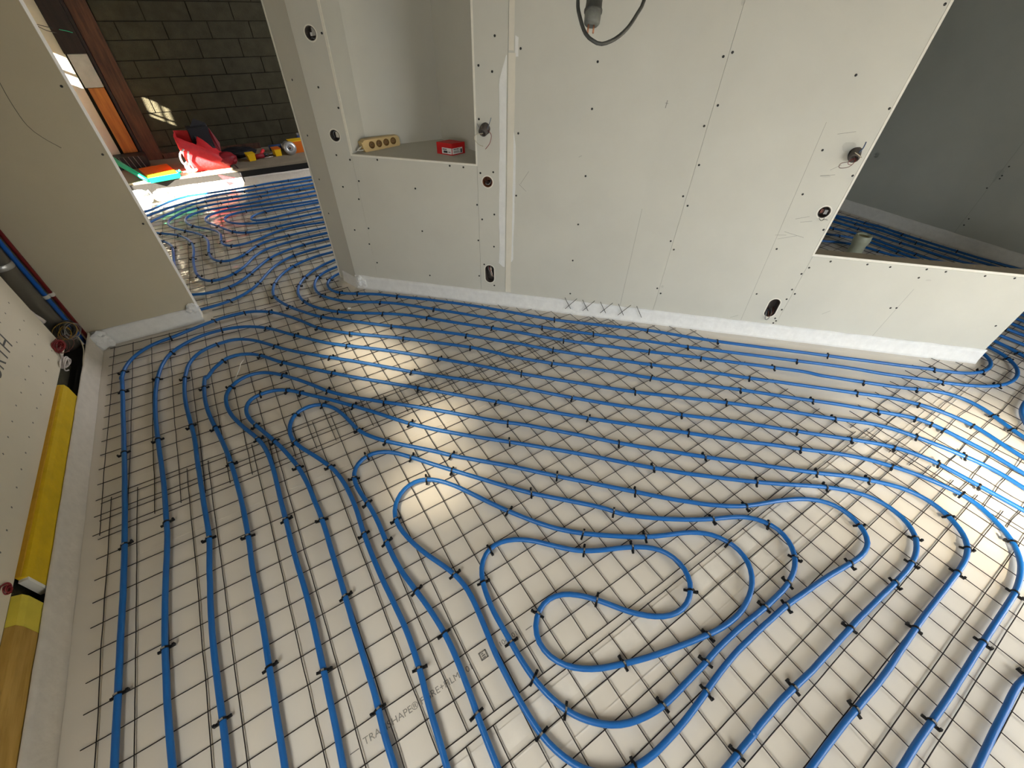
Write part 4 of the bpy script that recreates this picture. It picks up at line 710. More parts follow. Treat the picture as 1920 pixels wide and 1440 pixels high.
 'V8': ((1802,4371,1742,4368,1682,4365,1622,4362,1562,4359,1502,4356,1442,4354,1382,4351,1322,4348,1260,4345,1199,4342,1138,4340,1077,4340,1016,4341,955,4342,894,4342,833,4339,773,4333,717,4316,671,4284,642,4240,640,4192,667,4153,714,4133,772,4130,831,4137,891,4148,951,4160,1012,4170,1072,4179,1133,4188,1193,4196,1254,4203,1315,4211,1374,4218,1434,4225,1494,4232,1553,4240,1613,4247,1672,4254,1732,4261,1791,4269,1821,4272,),
  ((788,4335,-2.99),)),
 'V1': ((1783,5269,1723,5266,1663,5264,1603,5261,1543,5258,1483,5255,1423,5253,1363,5250,1302,5247,1242,5246,1181,5246,1121,5247,1060,5249,1000,5248,940,5243,880,5235,820,5228,760,5224,700,5222,640,5221,579,5218,519,5216,458,5214,398,5212,337,5212,277,5213,217,5214,158,5211,101,5196,47,5172,-3,5141,-51,5104,-94,5062,-135,5018,-177,4975,-223,4938,-273,4908,-323,4874,-372,4840,-421,4805,-470,4771,-520,4737,),
  ((1196,5246,3.14),(820,5228,-3.04),)),
 'V2': ((1769,5171,1709,5166,1649,5160,1589,5154,1530,5149,1470,5143,1409,5137,1349,5131,1288,5126,1228,5120,1167,5115,1107,5110,1046,5105,986,5101,925,5096,864,5091,804,5087,743,5086,683,5090,624,5100,564,5110,505,5113,444,5110,385,5100,325,5088,267,5072,209,5053,153,5031,98,5005,44,4977,-9,4948,-60,4916,-111,4882,-160,4847,-210,4811,-259,4776,-308,4741,-357,4706,-405,4671,-454,4636,-503,4601,),
  ((698,5089,3.04),)),
 'V3': ((1744,5011,1684,5008,1624,5004,1564,5001,1504,4998,1444,4995,1384,4991,1323,4988,1262,4984,1201,4980,1141,4975,1080,4969,1019,4963,959,4957,898,4953,837,4950,776,4948,715,4947,655,4947,594,4948,533,4949,472,4949,411,4950,350,4948,290,4945,230,4935,173,4918,120,4890,71,4855,25,4816,-21,4776,-68,4737,-114,4698,-158,4656,-198,4611,-237,4564,-277,4519,-316,4474,-356,4429,-396,4384,-425,4350,),
  ((913,4954,-3.07),(548,4949,3.13),(290,4945,-3.04),)),
 'U5': ((-316,4326,-283,4276,-249,4226,-216,4177,-182,4127,-149,4077,-111,4029,-82,3977,-62,3920,-53,3860,-50,3799,-50,3737,-51,3675,-51,3614,-51,3552,-50,3490,-48,3428,-47,3369,-47,3339,),
  ((-111,4029,-0.96),(-52,3845,-1.50),)),
 'W1': ((5980,1580,6003,1525,6026,1469,6049,1414,6072,1359,6095,1303,6118,1248,6143,1195,6166,1141,6180,1083,6189,1024,6199,964,6212,905,6223,846,6226,787,6224,727,6222,666,6224,606,6229,546,6235,485,6240,425,6244,364,6248,304,6253,243,6258,183,6263,122,6268,61,6275,1,6284,-59,6295,-118,6307,-178,6320,-237,6332,-296,6345,-355,6357,-414,6370,-472,6382,-531,6395,-590,6407,-648,6420,-707,6429,-751,),
  ((6196,979,-1.38),(6223,621,-1.52),(6259,167,-1.49),)),
 'W2': ((6021,1584,6027,1525,6033,1465,6039,1405,6045,1345,6052,1286,6058,1226,6063,1166,6069,1105,6078,1045,6090,985,6105,926,6119,867,6129,807,6133,746,6131,686,6123,625,6116,565,6113,504,6116,444,6125,384,6136,324,6146,263,6155,203,6162,142,6168,81,6174,21,6182,-40,6190,-100,6199,-161,6207,-220,6216,-279,6224,-339,6232,-398,6241,-458,6249,-517,6257,-577,6266,-636,),
  ((6084,1015,-1.37),(6115,459,-1.49),)),
 'W3': ((5861,1545,5871,1486,5880,1426,5890,1367,5900,1308,5910,1249,5919,1190,5929,1130,5939,1069,5949,1009,5957,948,5964,887,5969,826,5972,765,5972,703,5972,642,5974,581,5979,521,5986,460,5991,399,5993,338,5995,277,5999,216,6007,155,6020,95,6038,37,6056,-21,6073,-78,6090,-136,6107,-193,6124,-251,6141,-308,6158,-366,6175,-423,6188,-467,),
  ((5959,933,-1.45),(5978,536,-1.47),)),
 'W4': ((5553,1439,5579,1385,5606,1331,5633,1277,5659,1224,5686,1170,5712,1116,5740,1062,5767,1007,5791,950,5810,891,5821,831,5826,770,5827,708,5825,646,5822,585,5820,523,5820,461,5822,400,5823,339,5824,278,5836,220,5858,165,5875,107,5892,50,5909,-8,5926,-65,5942,-123,5959,-180,5968,-209,),
  ((5733,1075,-1.09),(5819,846,-1.41),(5823,339,-1.57),)),
 'W5': ((5289,1311,5328,1265,5367,1219,5405,1173,5444,1127,5482,1081,5521,1035,5561,989,5601,941,5639,893,5674,842,5700,787,5716,728,5723,667,5725,605,5726,543,5725,481,5722,420,5719,358,5718,296,5716,236,5714,176,5713,116,5711,56,5709,-4,),
  ((5601,941,-0.88),(5723,451,-1.62),)),
 'W6': ((5194,1078,5238,1038,5283,998,5328,958,5374,918,5420,876,5462,832,5500,784,5530,732,5552,675,5566,616,5577,556,5590,496,5606,436,5622,378,5638,320,5653,262,),
  ((5577,556,-1.38),)),
 'X1': ((4772,-448,4763,-507,4754,-566,4747,-632,4733,-697,4713,-761,4697,-818,4681,-876,4665,-934,4650,-992,4634,-1050,4618,-1108,4603,-1166,4587,-1224,4583,-1238,),
  ((4723,-729,-1.89),)),
 'X2': ((4846,-264,4850,-324,4855,-383,4860,-443,4864,-503,4869,-563,4876,-630,4879,-698,4882,-760,4886,-820,4890,-880,4893,-939,4897,-999,4901,-1059,4904,-1119,4908,-1179,4910,-1209,),
  ()),
 'X3': ((4985,-260,4991,-319,4997,-379,5003,-439,5010,-498,5016,-558,5024,-624,5029,-689,5035,-749,5041,-809,5048,-868,5054,-928,5060,-988,5066,-1047,5072,-1107,5078,-1167,),
  ((5018,-575,-1.45),)),
 'X4': ((5144,-254,5143,-314,5142,-374,5141,-434,5141,-494,5140,-554,5139,-606,5138,-659,5137,-719,5136,-779,5135,-839,5135,-899,5134,-959,5133,-1019,5132,-1079,5131,-1139,),
  ()),
 'X5': ((5216,-251,5224,-310,5232,-370,5240,-429,5248,-489,5256,-548,5261,-583,5266,-624,5275,-684,5283,-743,5291,-803,5299,-862,5307,-922,5315,-981,5323,-1040,5331,-1100,),
  ()),
 'X6': ((5290,-255,5305,-313,5320,-371,5335,-429,5350,-487,5365,-545,5370,-565,5378,-594,5393,-652,5408,-710,5423,-768,5438,-826,5454,-884,5469,-942,5484,-1000,5499,-1058,),
  ()),
 'X7': ((5466,-243,5461,-302,5457,-362,5452,-422,5448,-482,5444,-542,5443,-553,5441,-576,5437,-636,5432,-695,5428,-755,5423,-815,5419,-875,5414,-935,5410,-995,5405,-1054,),
  ()),
 'Y1': ((4393,-912,4333,-915,4273,-918,4213,-921,4150,-922,4087,-926,4025,-936,3967,-957,3913,-988,3861,-1020,3808,-1049,3756,-1078,3716,-1100,),
  ()),
}

PIPE_R = 0.0103
PIPE_Z = 0.0195
PLABEL = {
 'Q1': 'blue heating pipe run closest to the foot of the partition', 'Q2': 'second blue heating pipe out from the partition foot',
 'Q3': 'third blue heating pipe out from the partition foot', 'Q4': 'fourth blue heating pipe out from the partition foot, from the doorway bend',
 'P1': 'outermost blue heating pipe loop, nearest the yellow boards', 'P2': 'second blue heating pipe loop in from the yellow boards',
 'P3': 'third blue heating pipe loop in from the yellow boards', 'P4': 'fourth blue heating pipe loop in from the yellow boards',
 'P5': 'fifth blue heating pipe loop in from the yellow boards', 'P6': 'sixth blue heating pipe loop in from the yellow boards',
 'C': 'innermost blue heating pipe coiled into a double loop at the floor centre',
 'U1': 'blue pipe curving through the doorway, nearest the stub wall end', 'U2': 'blue pipe curving through the doorway, second from the stub wall end',
 'U3': 'blue pipe with a deep bend on the crinkled film, third behind the stub wall', 'V4': 'looped blue pipe with the widest double bend in the far room',
 'V5': 'looped blue pipe beside the widest one in the far room, with a stepped bend', 'V6': 'looped blue pipe third from the centre in the far room',
 'V7': 'looped blue pipe just around the small hairpin in the far room', 'V8': 'small hairpin loop of blue pipe at the centre of the far room',
 'V1': 'blue pipe along the far edge strip, partly in sunlight', 'V2': 'second blue pipe from the far step, crossing the sunlit patch',
 'V3': 'third blue pipe from the far step in the far room', 'U5': 'short visible bend of pipe on shiny film next to the stub wall edge',
 'W1': 'blue pipe nearest the grey wall, seen through the hatch', 'W2': 'second blue pipe from the grey wall, seen through the hatch',
 'W3': 'third blue pipe from the grey wall, seen through the hatch', 'W4': 'fourth blue pipe from the grey wall, seen through the hatch',
 'W5': 'fifth blue pipe from the grey wall, passing behind the pale pipe stub', 'W6': 'sixth blue pipe from the grey wall, behind the pale pipe stub base',
 'X1': 'dark blue pipe beside the partition end, first past the two bends', 'X2': 'dark blue pipe beyond the partition end, second past the two bends',
 'X3': 'dark blue pipe beyond the partition end, third past the two bends', 'X4': 'dark blue pipe beyond the partition end, fourth past the two bends',
 'X5': 'dark blue pipe beyond the partition end, fifth past the two bends', 'X6': 'dark blue pipe beyond the partition end, sixth past the two bends',
 'X7': 'dark blue pipe beyond the partition end, topmost at the picture edge', 'Y1': 'bend of dark pipe cut off by the right picture edge',
}
tb = MB(); R = PIPE_R + 0.0004; k = 9; vs_ = []
for i in range(k+1):
    a = math.radians(-28 + 236*i/k)
    for rr, xx in ((R, -0.0034), (R + 0.0030, -0.0034), (R + 0.0030, 0.0034), (R, 0.0034)):
        vs_.append((xx, rr*math.cos(a), rr*math.sin(a)))
tb.add(vs_, [(4*i+j, 4*i+(j+1) % 4, 4*(i+1)+(j+1) % 4, 4*(i+1)+j) for i in range(k) for j in range(4)])
tb.box((-0.0045, 0.0100, -0.0095), (0.0045, 0.0285, -0.0020)).box((-0.0042, 0.0215, -0.0060), (0.0042, 0.0290, 0.0050))
tb.box((-0.0042, -0.0250, -0.0100), (0.0042, -0.0090, -0.0030))
tie_me = tb.mesh('cable_tie', 'tie_black')
bk_me = MB().box((-0.0030, -0.0055, R+0.0012), (0.0030, 0.0045, R+0.0042)).mesh('tie_buckle', 'tie_steel')
random.seed(11)
for key, (flat, ties) in PIPES.items():
    pts = [(flat[i]/1000, flat[i+1]/1000, PIPE_Z) for i in range(0, len(flat), 2)]
    if key in ('V1', 'V2', 'V3', 'U3'): pts = [p for p in pts if p[0] > -0.70]
    pipe = MB().tube(spline(pts, 0.02), PIPE_R, 12).build('heating_pipe', 'pipe_blue')
    tag(pipe, PLABEL[key], 'pipe', 'blue heating pipes on the floor')
    for x, y, a in ties:
        x /= 1000; y /= 1000
        if random.random() < 0.5: a += math.pi
        M = Matrix.Translation((x, y, PIPE_Z)) @ Matrix.Rotation(a + random.uniform(-0.3, 0.3), 4, 'Z')
        t = place('cable_tie', tie_me, pipe, M)
        if (Vector((x, y, 0)) - CAM).length < 2.7 and random.random() < 0.75: place('tie_buckle', bk_me, t)
# ------------------------------------------------------------------ electrical boxes in the partition
def loop_wire(pts, r, m, parent, name='wire_tail'):
    return MB().tube(spline(pts, 0.006), r, 6).build(name, m, parent)
def round_box(s, z, label, cup='box_cup', w=0.064, h=0.064, depth=0.045, rim=True):
    root = empty('electrical_box', label, 'electrical box', 'electrical boxes in the partition')
    k = 28; r = w/2
    def ring(rr, d, extra=0.0):
        return [W(s + (rr)*math.cos(2*math.pi*i/k), d, z + rr*math.sin(2*math.pi*i/k) + ((h/2-r) if math.sin(2*math.pi*i/k) > 0 else -(h/2-r))) for i in range(k)]
    q = MB(); rows = [ring(r, -0.0008), ring(r-0.003, -0.0008), ring(r-0.004, depth)]
    vs_ = sum(rows, [])
    q.add(vs_, [(j*k+i, j*k+(i+1) % k, (j+1)*k+(i+1) % k, (j+1)*k+i) for j in range(2) for i in range(k)] + [tuple(2*k+i for i in range(k))], False)
    q.build('cup', cup, root)
    if rim:
        q = MB(); rows = [ring(r+0.0065, -0.0006), ring(r+0.0002, -0.0012)]
        q.add(sum(rows, []), [(i, (i+1) % k, k+(i+1) % k, k+i) for i in range(k)]); q.build('cut_rim', 'board_edge', root)
    return root
b = round_box(0.220, 1.558, 'upper round electrical box in the narrow board by the doorway')
MB().box((0.222, 0.012, 1.548), (0.242, 0.030, 1.582), WT).build('wire_connector', 'steel', b)
MB().box((0.208, 0.014, 1.545), (0.219, 0.034, 1.560), WT).build('wire_connector', 'label_white', b)
loop_wire([W(0.20, 0.03, 1.53), W(0.215, 0.008, 1.538), W(0.235, 0.012, 1.535), W(0.240, 0.035, 1.545)], 0.0022, 'cable_grey', b)
b = round_box(0.221, 1.071, 'lower round electrical box in the narrow board by the doorway')
MB().box((0.224, 0.008, 1.060), (0.246, 0.028, 1.090), WT).build('wire_connector', 'clamp_white', b)
loop_wire([W(0.20, 0.03, 1.05), W(0.210, 0.006, 1.085), W(0.222, 0.010, 1.092), W(0.232, 0.035, 1.075)], 0.0022, 'cable_grey', b)
b = round_box(1.187, 0.877, 'round electrical box with brown cup right of the niche', cup='box_cup_brown')
MB().box((1.183, 0.005, 0.858), (1.200, 0.028, 0.878), WT).build('wire_connector', 'void_black', b)
loop_wire([W(1.17, 0.03, 0.87), W(1.175, 0.006, 0.863), W(1.192, 0.003, 0.861), W(1.206, 0.006, 0.876), W(1.20, 0.03, 0.89)], 0.0028, 'cable_grey', b)
loop_wire([W(1.17, 0.03, 0.89), W(1.18, 0.006, 0.885), W(1.205, -0.006, 0.874), W(1.214, -0.008, 0.870)], 0.0016, 'cable_brown', b)
b = round_box(1.192, 0.247, 'tall oval electrical box at the foot of the narrow board', w=0.066, h=0.136)
for (a0, a1, cm) in ((0.0, 0.012, 'cable_red'), (0.008, 0.016, 'cable_white'), (0.016, 0.010, 'cable_cream'), (-0.008, 0.004, 'cable_grey')):
    loop_wire([W(1.185+a0*0.5, 0.04, 0.295), W(1.186+a0, 0.012, 0.288), W(1.190+a1, 0.008, 0.255), W(1.198+a1, 0.012, 0.225), W(1.20+a1, 0.04, 0.21)], 0.0024, cm, b)
b = round_box(3.147, 0.870, 'round electrical box with dark cup beside the hatch edge')
MB().box((3.148, 0.004, 0.858), (3.166, 0.028, 0.882), WT).build('wire_connector', 'cable_grey', b)
MB().box((3.130, 0.010, 0.862), (3.146, 0.030, 0.884), WT).build('wire_connector', 'cable_brown', b)
loop_wire([W(3.135, 0.02, 0.850), W(3.137, -0.006, 0.835), W(3.150, -0.012, 0.826), W(3.160, -0.008, 0.836), W(3.164, 0.02, 0.850)], 0.0012, 'conduit_black', b)
loop_wire([W(3.155, -0.008, 0.832), W(3.170, -0.012, 0.835), W(3.180, -0.010, 0.832)], 0.0011, 'conduit_black', b)
b = round_box(3.138, 0.232, 'tall oval electrical box low on the partition near the hatch', w=0.068, h=0.138)
loop_wire([W(3.125, 0.04, 0.20), W(3.118, 0.004, 0.19), W(3.124, -0.016, 0.150), W(3.140, -0.016, 0.156), W(3.150, 0.004, 0.192), W(3.150, 0.04, 0.21)], 0.0028, 'cable_grey', b)
loop_wire([W(3.125, 0.04, 0.22), W(3.130, 0.004, 0.195), W(3.140, -0.010, 0.172), W(3.156, 0.002, 0.205), W(3.16, 0.04, 0.22)], 0.0022, 'cable_brown', b)
MB().box((3.118, 0.012, 0.180), (3.130, 0.040, 0.215), WT).build('wire_connector', 'tool_black', b)
# two cable outlets: dark conduit sleeves poking out with bare wires
def sleeve(s, z, label, wires):
    root = empty('cable_outlet', label, 'cable outlet', 'cable outlets in the partition')
    q = MB(); T = smat(s, 0.0, z) @ Matrix.Rotation(0.5, 4, 'X') @ Matrix.Rotation(-0.25, 4, 'Y')
    q.lathe([(0.026, -0.03), (0.026, 0.030), (0.024, 0.038), (0.018, 0.040), (0.016, 0.034), (0.0001, 0.020)], T, 20)
    q.build('sleeve', 'box_cup', root)
    for pts, r, m in wires: loop_wire([W(s+a, -d, z+c_) for a, d, c_ in pts], r, m, root)
    return root
sleeve(1.178, 1.168, 'dark cable outlet with loose wires right of the niche', [
    ([(0.015, 0.02, 0.0), (0.028, 0.035, 0.018), (0.040, 0.040, 0.046), (0.046, 0.040, 0.062)], 0.0018, 'cable_blue'),
    ([(0.02, 0.02, -0.005), (0.044, 0.035, -0.025), (0.036, 0.04, -0.065), (0.010, 0.04, -0.098)], 0.0016, 'cable_red'),
    ([(-0.005, 0.03, -0.02), (-0.045, 0.03, -0.028), (-0.060, 0.025, -0.050), (-0.035, 0.03, -0.078), (-0.005, 0.035, -0.086)], 0.0015, 'cable_cream'),
    ([(-0.02, 0.03, 0.0), (-0.034, 0.03, 0.018), (-0.038, 0.03, 0.028)], 0.0022, 'cable_grey')])
sleeve(3.147, 1.172, 'dark cable outlet with a drooping wire loop beside the hatch', [
    ([(0.0, 0.03, 0.01), (0.004, 0.04, 0.035), (0.002, 0.042, 0.062)], 0.0030, 'cable_blue'),
    ([(0.006, 0.035, -0.02), (-0.020, 0.05, -0.052), (-0.062, 0.05, -0.060), (-0.066, 0.05, -0.040), (-0.030, 0.045, -0.030), (-0.012, 0.04, -0.018)], 0.0014, 'cable_brown'),
    ([(0.0, 0.03, -0.015), (-0.028, 0.045, -0.022), (-0.030, 0.045, -0.040), (-0.008, 0.045, -0.042), (0.0, 0.035, -0.02)], 0.0013, 'cable_red'),
    ([(-0.022, 0.038, 0.012), (0.0, 0.046, 0.002), (0.020, 0.038, -0.008)], 0.0022, 'cable_cream')])

# ------------------------------------------------------------------ things in the niche
ps = empty('power_strip', 'cream four-socket power strip lying in the niche', 'power strip')
p0 = Vector((1.392, 2.272, 0.972)); p1 = Vector((1.640, 2.330, 0.972)); ax = (p1-p0).normalized(); L = (p1-p0).length
ay = Vector((-ax.y, ax.x, 0))
PT = Matrix(((ax.x, ay.x, 0, p0.x), (ax.y, ay.y, 0, p0.y), (0, 0, 1, 0.972), (0, 0, 0, 1)))
prof = [(0.0, 0.0), (L, 0.0), (L+0.008, 0.010), (L+0.008, 0.046), (L-0.004, 0.060), (0.012, 0.066), (0.0, 0.060), (-0.012, 0.052), (-0.016, 0.058), (-0.010, 0.020)]
q = MB(); n = len(prof); th = 0.052
vs_ = [PT @ Vector((x, 0.0 + 0.010*z/0.066, z)) for x, z in prof] + [PT @ Vector((x, th, z)) for x, z in prof]
q.add(vs_, [tuple(range(n)), tuple(range(n, 2*n))[::-1]] + [((i+1) % n, i, n+i, n+(i+1) % n) for i in range(n)])
body = q.build('strip_body', 'strip_cream', ps)
cutters = []
for i in range(4):
    cx = 0.052 + i*0.0535
    T = PT @ Matrix.Translation((cx, 0.006, 0.033)) @ Matrix.Rotation(math.pi/2 - 0.15, 4, 'X')
    c = MB().lathe([(0.0205, -0.015), (0.0205, 0.02)], T, 24); k = 24
    c.f += [tuple(range(k))[::-1], tuple(range(k, 2*k))]; c.sm += [False, False]
    cutters.append(c.build('cutter', 'screw'))
cut(body, cutters)
for i in range(4):
    cx = 0.052 + i*0.0535
    T = PT @ Matrix.Translation((cx, 0.006, 0.033)) @ Matrix.Rotation(math.pi/2 - 0.15, 4, 'X')
    q = MB().lathe([(0.0202, 0.004), (0.0195, -0.0145), (0.0001, -0.0148)], T, 24).build('socket', 'socket_shade', ps)
    for dx in (-0.0095, 0.0095): MB().lathe([(0.0026, -0.0140), (0.0001, -0.0140)], T @ Matrix.Translation((dx, 0, 0)), 10).build('socket_hole', 'void_black', q)
MB().tube(spline([W(0.345, 0.045, 0.985), W(0.36, 0.07, 0.985), PT @ Vector((-0.05, 0.02, 0.014)), PT @ Vector((-0.01, 0.025, 0.030))]), 0.0045, 8).build('power_cord', 'clamp_white', ps)
rb = empty('cardboard_box', 'small red cardboard box with a white label in the niche', 'box')
c0 = Vector((1.845, 1.949, 0)); cl = Vector((1.783, 2.040, 0)); crr = Vector((1.946, 1.966, 0))
u1 = (cl-c0); u2 = (crr-c0)
quad = [c0, c0+u2, c0+u1+u2, c0+u1]
MB().prism([(p.x, p.y) for p in quad], 0.972, 1.038).build('carton', 'card_red', rb)
fl = MB()
cc_ = (quad[0]+quad[2])/2
fl.prism([(p.x, p.y) for p in [c0+u1*0.02, c0+u2*0.5+u1*0.02, c0+u2*0.5+u1*0.98, c0+u1*0.98]], 1.038, 1.0395).build('flap', 'card_red', rb)
def label_quad(o_, u, a0, a1, z0, z1, m, name, out, parent):
    n_ = Vector((u.y, -u.x, 0)).normalized()
    if n_.dot(out) < 0: n_ = -n_
    q = MB(); P = [o_+u*a0, o_+u*a1]
    vs_ = [P[0]+n_*0.0006+Vector((0,0,z0)), P[1]+n_*0.0006+Vector((0,0,z0)), P[1]+n_*0.0006+Vector((0,0,z1)), P[0]+n_*0.0006+Vector((0,0,z1))]
    if name == 'label': n2 = 0.0006
    else:
        vs_ = [v + n_*0.0004 for v in vs_]
    q.add(vs_, [(0, 1, 2, 3)])
    return q.build(name, m, parent)
out1 = Vector((-0.6, -0.5, 0)); out2 = Vector((0, -1, 0))
l1 = label_quad(c0, u1, 0.02, 0.66, 0.978, 1.012, 'label_white', 'label', out1, rb)
l2 = label_quad(c0, u2, 0.02, 0.80, 0.978, 1.012, 'label_white', 'label', out2, rb)
for a0, a1, z0, z1 in ((0.30, 0.56, 0.983, 0.996), (0.34, 0.62, 1.001, 1.006), (0.10, 0.24, 0.988, 0.992)): label_quad(c0, u1, a0, a1, z0, z1, 'label_ink', 'label_print', out1, l1)
for a0, a1, z0, z1 in ((0.64, 0.76, 0.981, 1.004), (0.12, 0.30, 1.003, 1.007), (0.34, 0.50, 1.003, 1.007), (0.12, 0.58, 0.986, 0.9885), (0.12, 0.50, 0.992, 0.9945)): label_quad(c0, u2, a0, a1, z0, z1, 'label_ink', 'label_print', out2, l2)

# ------------------------------------------------------------------ plug hanging on its cable from above
pg = empty('hanging_plug', 'dusty black rubber plug hanging on a looped cable', 'plug', loc=(0, 0, 0))
pa = Vector((1.574, 0.426, 1.681)); up = (Vector((1.606, 0.463, 1.775)) - pa).normalized()
side = RGT - up*RGT.dot(up); side.normalize(); nn = side.cross(up)
GT = Matrix(((side.x, nn.x, up.x, pa.x), (side.y, nn.y, up.y, pa.y), (side.z, nn.z, up.z, pa.z), (0, 0, 0, 1)))
MB().lathe([(0.0001, 0.0), (0.018, 0.0), (0.0215, 0.004), (0.0225, 0.022), (0.0225, 0.028)], GT, 24).build('plug_face', 'rubber_grey', pg)
MB().lathe([(0.0235, 0.026), (0.0248, 0.029), (0.0248, 0.034), (0.0225, 0.037), (0.0215, 0.050), (0.0230, 0.070), (0.0240, 0.095), (0.0200, 0.120), (0.010, 0.135), (0.0085, 0.150), (0.0065, 0.155)], GT, 24).build('plug_body', 'rubber', pg)
for dx, ln in ((-0.0085, 0.020), (0.0065, 0.0185)):
    MB().tube([GT @ Vector((dx, 0, 0.001)), GT @ Vector((dx*1.0, 0, -ln))], 0.0024, 10).build('pin', 'copper', pg)
cab = [(1.60, 0.50, 1.98), (1.583, 0.497, 1.80), (1.567, 0.486, 1.730), (1.556, 0.455, 1.695), (1.553, 0.422, 1.665), (1.563, 0.399, 1.651), (1.581, 0.381, 1.645), (1.617, 0.370, 1.656), (1.656, 0.369, 1.678), (1.694, 0.378, 1.709), (1.721, 0.389, 1.734), (1.745, 0.405, 1.80), (1.76, 0.43, 2.0), (1.72, 0.46, 2.35), (1.70, 0.47, 2.60)]
cab = [Vector(p) + nn*(-0.004) for p in cab]
MB().tube(spline(cab, 0.012), 0.0050, 10).build('cable', 'rubber', pg)
MB().tube(spline([GT @ Vector((0, 0, 0.150)), Vector((1.61, 0.50, 1.90)), Vector((1.60, 0.50, 1.98))], 0.02), 0.0050, 8).build('cable', 'rubber', pg)

# ------------------------------------------------------------------ services in the left corner
o = MB().tube([(-0.592, 2.400, 0.02), (-0.592, 2.400, H-0.02)], 0.050, 28).build('drain_pipe', 'pvc_grey')
tag(o, 'grey plastic drain pipe rising in the left corner', 'drain pipe')
o = MB().tube([(-0.546, 2.462, 0.05), (-0.546, 2.462, H-0.02)], 0.0115, 14).build('water_pipe', 'pipe_blue_riser')
tag(o, 'bright blue water pipe rising beside the grey drain pipe', 'water pipe')
o = MB().tube([(-0.523, 2.480, 0.02), (-0.523, 2.480, H-0.02)], 0.0100, 14).build('water_pipe', 'pipe_red')
tag(o, 'dark red water pipe rising beside the blue one', 'water pipe')
o = empty('pipe_clamp', 'white double clamp holding the blue and red pipes', 'pipe clamp')
for x, y, r in ((-0.546, 2.462, 0.0125), (-0.523, 2.480, 0.0110)):
    MB().lathe([(r, 0.392), (r+0.004, 0.394), (r+0.004, 0.412), (r, 0.414)], Matrix.Translation((x, y, 0)), 16).build('clamp_ring', 'clamp_white', o)
MB().box((-0.560, 2.470, 0.394), (-0.520, 2.499, 0.412)).build('clamp_foot', 'clamp_white', o)
MB().lathe([(0.0505, 0.62), (0.0535, 0.625), (0.0535, 0.645), (0.0505, 0.65)], Matrix.Translation((-0.592, 2.400, 0)), 28).build('clamp_band', 'steel', o)
o = MB().tube([(-0.556, 2.190, 0.45), (-0.556, 2.190, H-0.02)], 0.0110, 12).build('conduit', 'conduit_black')
tag(o, 'black conduit coming down the corner of the membrane wall', 'conduit')
o = MB().tube(spline([(-0.556, 2.190, 0.465), (-0.552, 2.195, 0.43), (-0.548, 2.205, 0.405), (-0.545, 2.215, 0.375)]), 0.0125, 12).build('conduit_end', 'cable_white')
tag(o, 'white ribbed end sleeve of the black conduit', 'conduit sleeve')
# black fill standing in for the shade of the recess behind the strip
tag(MB().prism([(-0.535, 1.82), (-0.506, 1.80), (-0.506, 2.36), (-0.535, 2.36)], 0.0, 0.115).build('gap_shade', 'void_black'), 'black fill for the shade in the gap between the edge strip and the membrane wall', None, None, 'structure')
MB().box((-0.665, 1.82, 0.0), (-0.535, 2.36, 0.10)).build('gap_shade_base', 'void_black', wl)
# coiled cables and loose wires
random.seed(7)
def coil(center, rad, turns, r, m, label, cat, tilt, jit, name, seg=22):
    """untidy hank: loops of changing radius, plane and centre"""
    pts = []; T = Matrix.Translation(center) @ tilt; sd = center[1]*7 + rad*100
    for i in range(turns*seg):
        a = 2*math.pi*i/seg; u = i*0.045
        rr = rad*(1 + jit*1.3*noise.noise((u, sd, 1)))
        off = Vector((noise.noise((u*0.7, sd, 5)), noise.noise((u*0.7, sd, 9)), noise.noise((u*0.7, sd, 13))))*rad*jit*1.4
        p = Vector((rr*math.cos(a), rr*1.25*math.sin(a), rad*0.55*noise.noise((u, sd, 2))))
        p = Matrix.Rotation(jit*1.6*noise.noise((u*0.5, sd, 20)), 3, 'X') @ p
        pts.append(T @ (p + off))
    o = MB().tube(pts, r, 6).build(name, m)
    tag(o, label, cat)
    return o
tl = Matrix.Rotation(math.radians(80), 4, 'Y') @ Matrix.Rotation(0.4, 4, 'X')
coil((-0.522, 2.320, 0.250), 0.034, 16, 0.0036, 'conduit_black', 'coil of black cable hanging before the drain pipe', 'cable coil', tl, 0.30, 'cable_coil')
coil((-0.512, 2.315, 0.250), 0.040, 5, 0.0020, 'cable_grey', 'thin grey wire wound round the black cable coil', 'wire', tl, 0.35, 'wire_bundle')
coil((-0.520, 2.260, 0.255), 0.036, 3, 0.0018, 'cable_yellow', 'yellowish wire loops beside the black cable coil', 'wire', tl, 0.5, 'wire_bundle')
coil((-0.520, 2.080, 0.290), 0.020, 12, 0.0028, 'cable_red', 'bundle of red wires under the cable coil', 'wire', tl, 0.45, 'wire_bundle')
coil((-0.512, 2.090, 0.285), 0.030, 3, 0.0017, 'cable_brown', 'brown wire loops around the red bundle', 'wire', tl, 0.5, 'wire_bundle')
coil((-0.518, 2.000, 0.222), 0.024, 8, 0.0034, 'cable_white', 'knotted bunch of white wires above the yellow board end', 'wire', tl @ Matrix.Rotation(0.5, 4, 'Y'), 0.55, 'wire_bundle', 16)
for i in range(4):
    o = MB().tube(spline([(-0.533, 2.02 + 0.012*i, 0.215), (-0.530, 2.06 + 0.01*i, 0.245), (-0.533, 2.11, 0.262 + 0.006*i)]), 0.0026, 6).build('wire_tail', 'cable_white')
    tag(o, 'loose white wire end leaving the knotted bunch', 'wire', 'loose white wire ends in the left corner')
o = MB().tube(spline([(-0.530, 2.34, 0.22), (-0.515, 2.35, 0.17), (-0.506, 2.27, 0.135), (-0.503, 2.15, 0.128), (-0.500, 2.05, 0.118)]), 0.0030, 6).build('wire_tail', 'cable_cream')
tag(o, 'pale wire curving over the edge strip from the cable coil', 'wire')
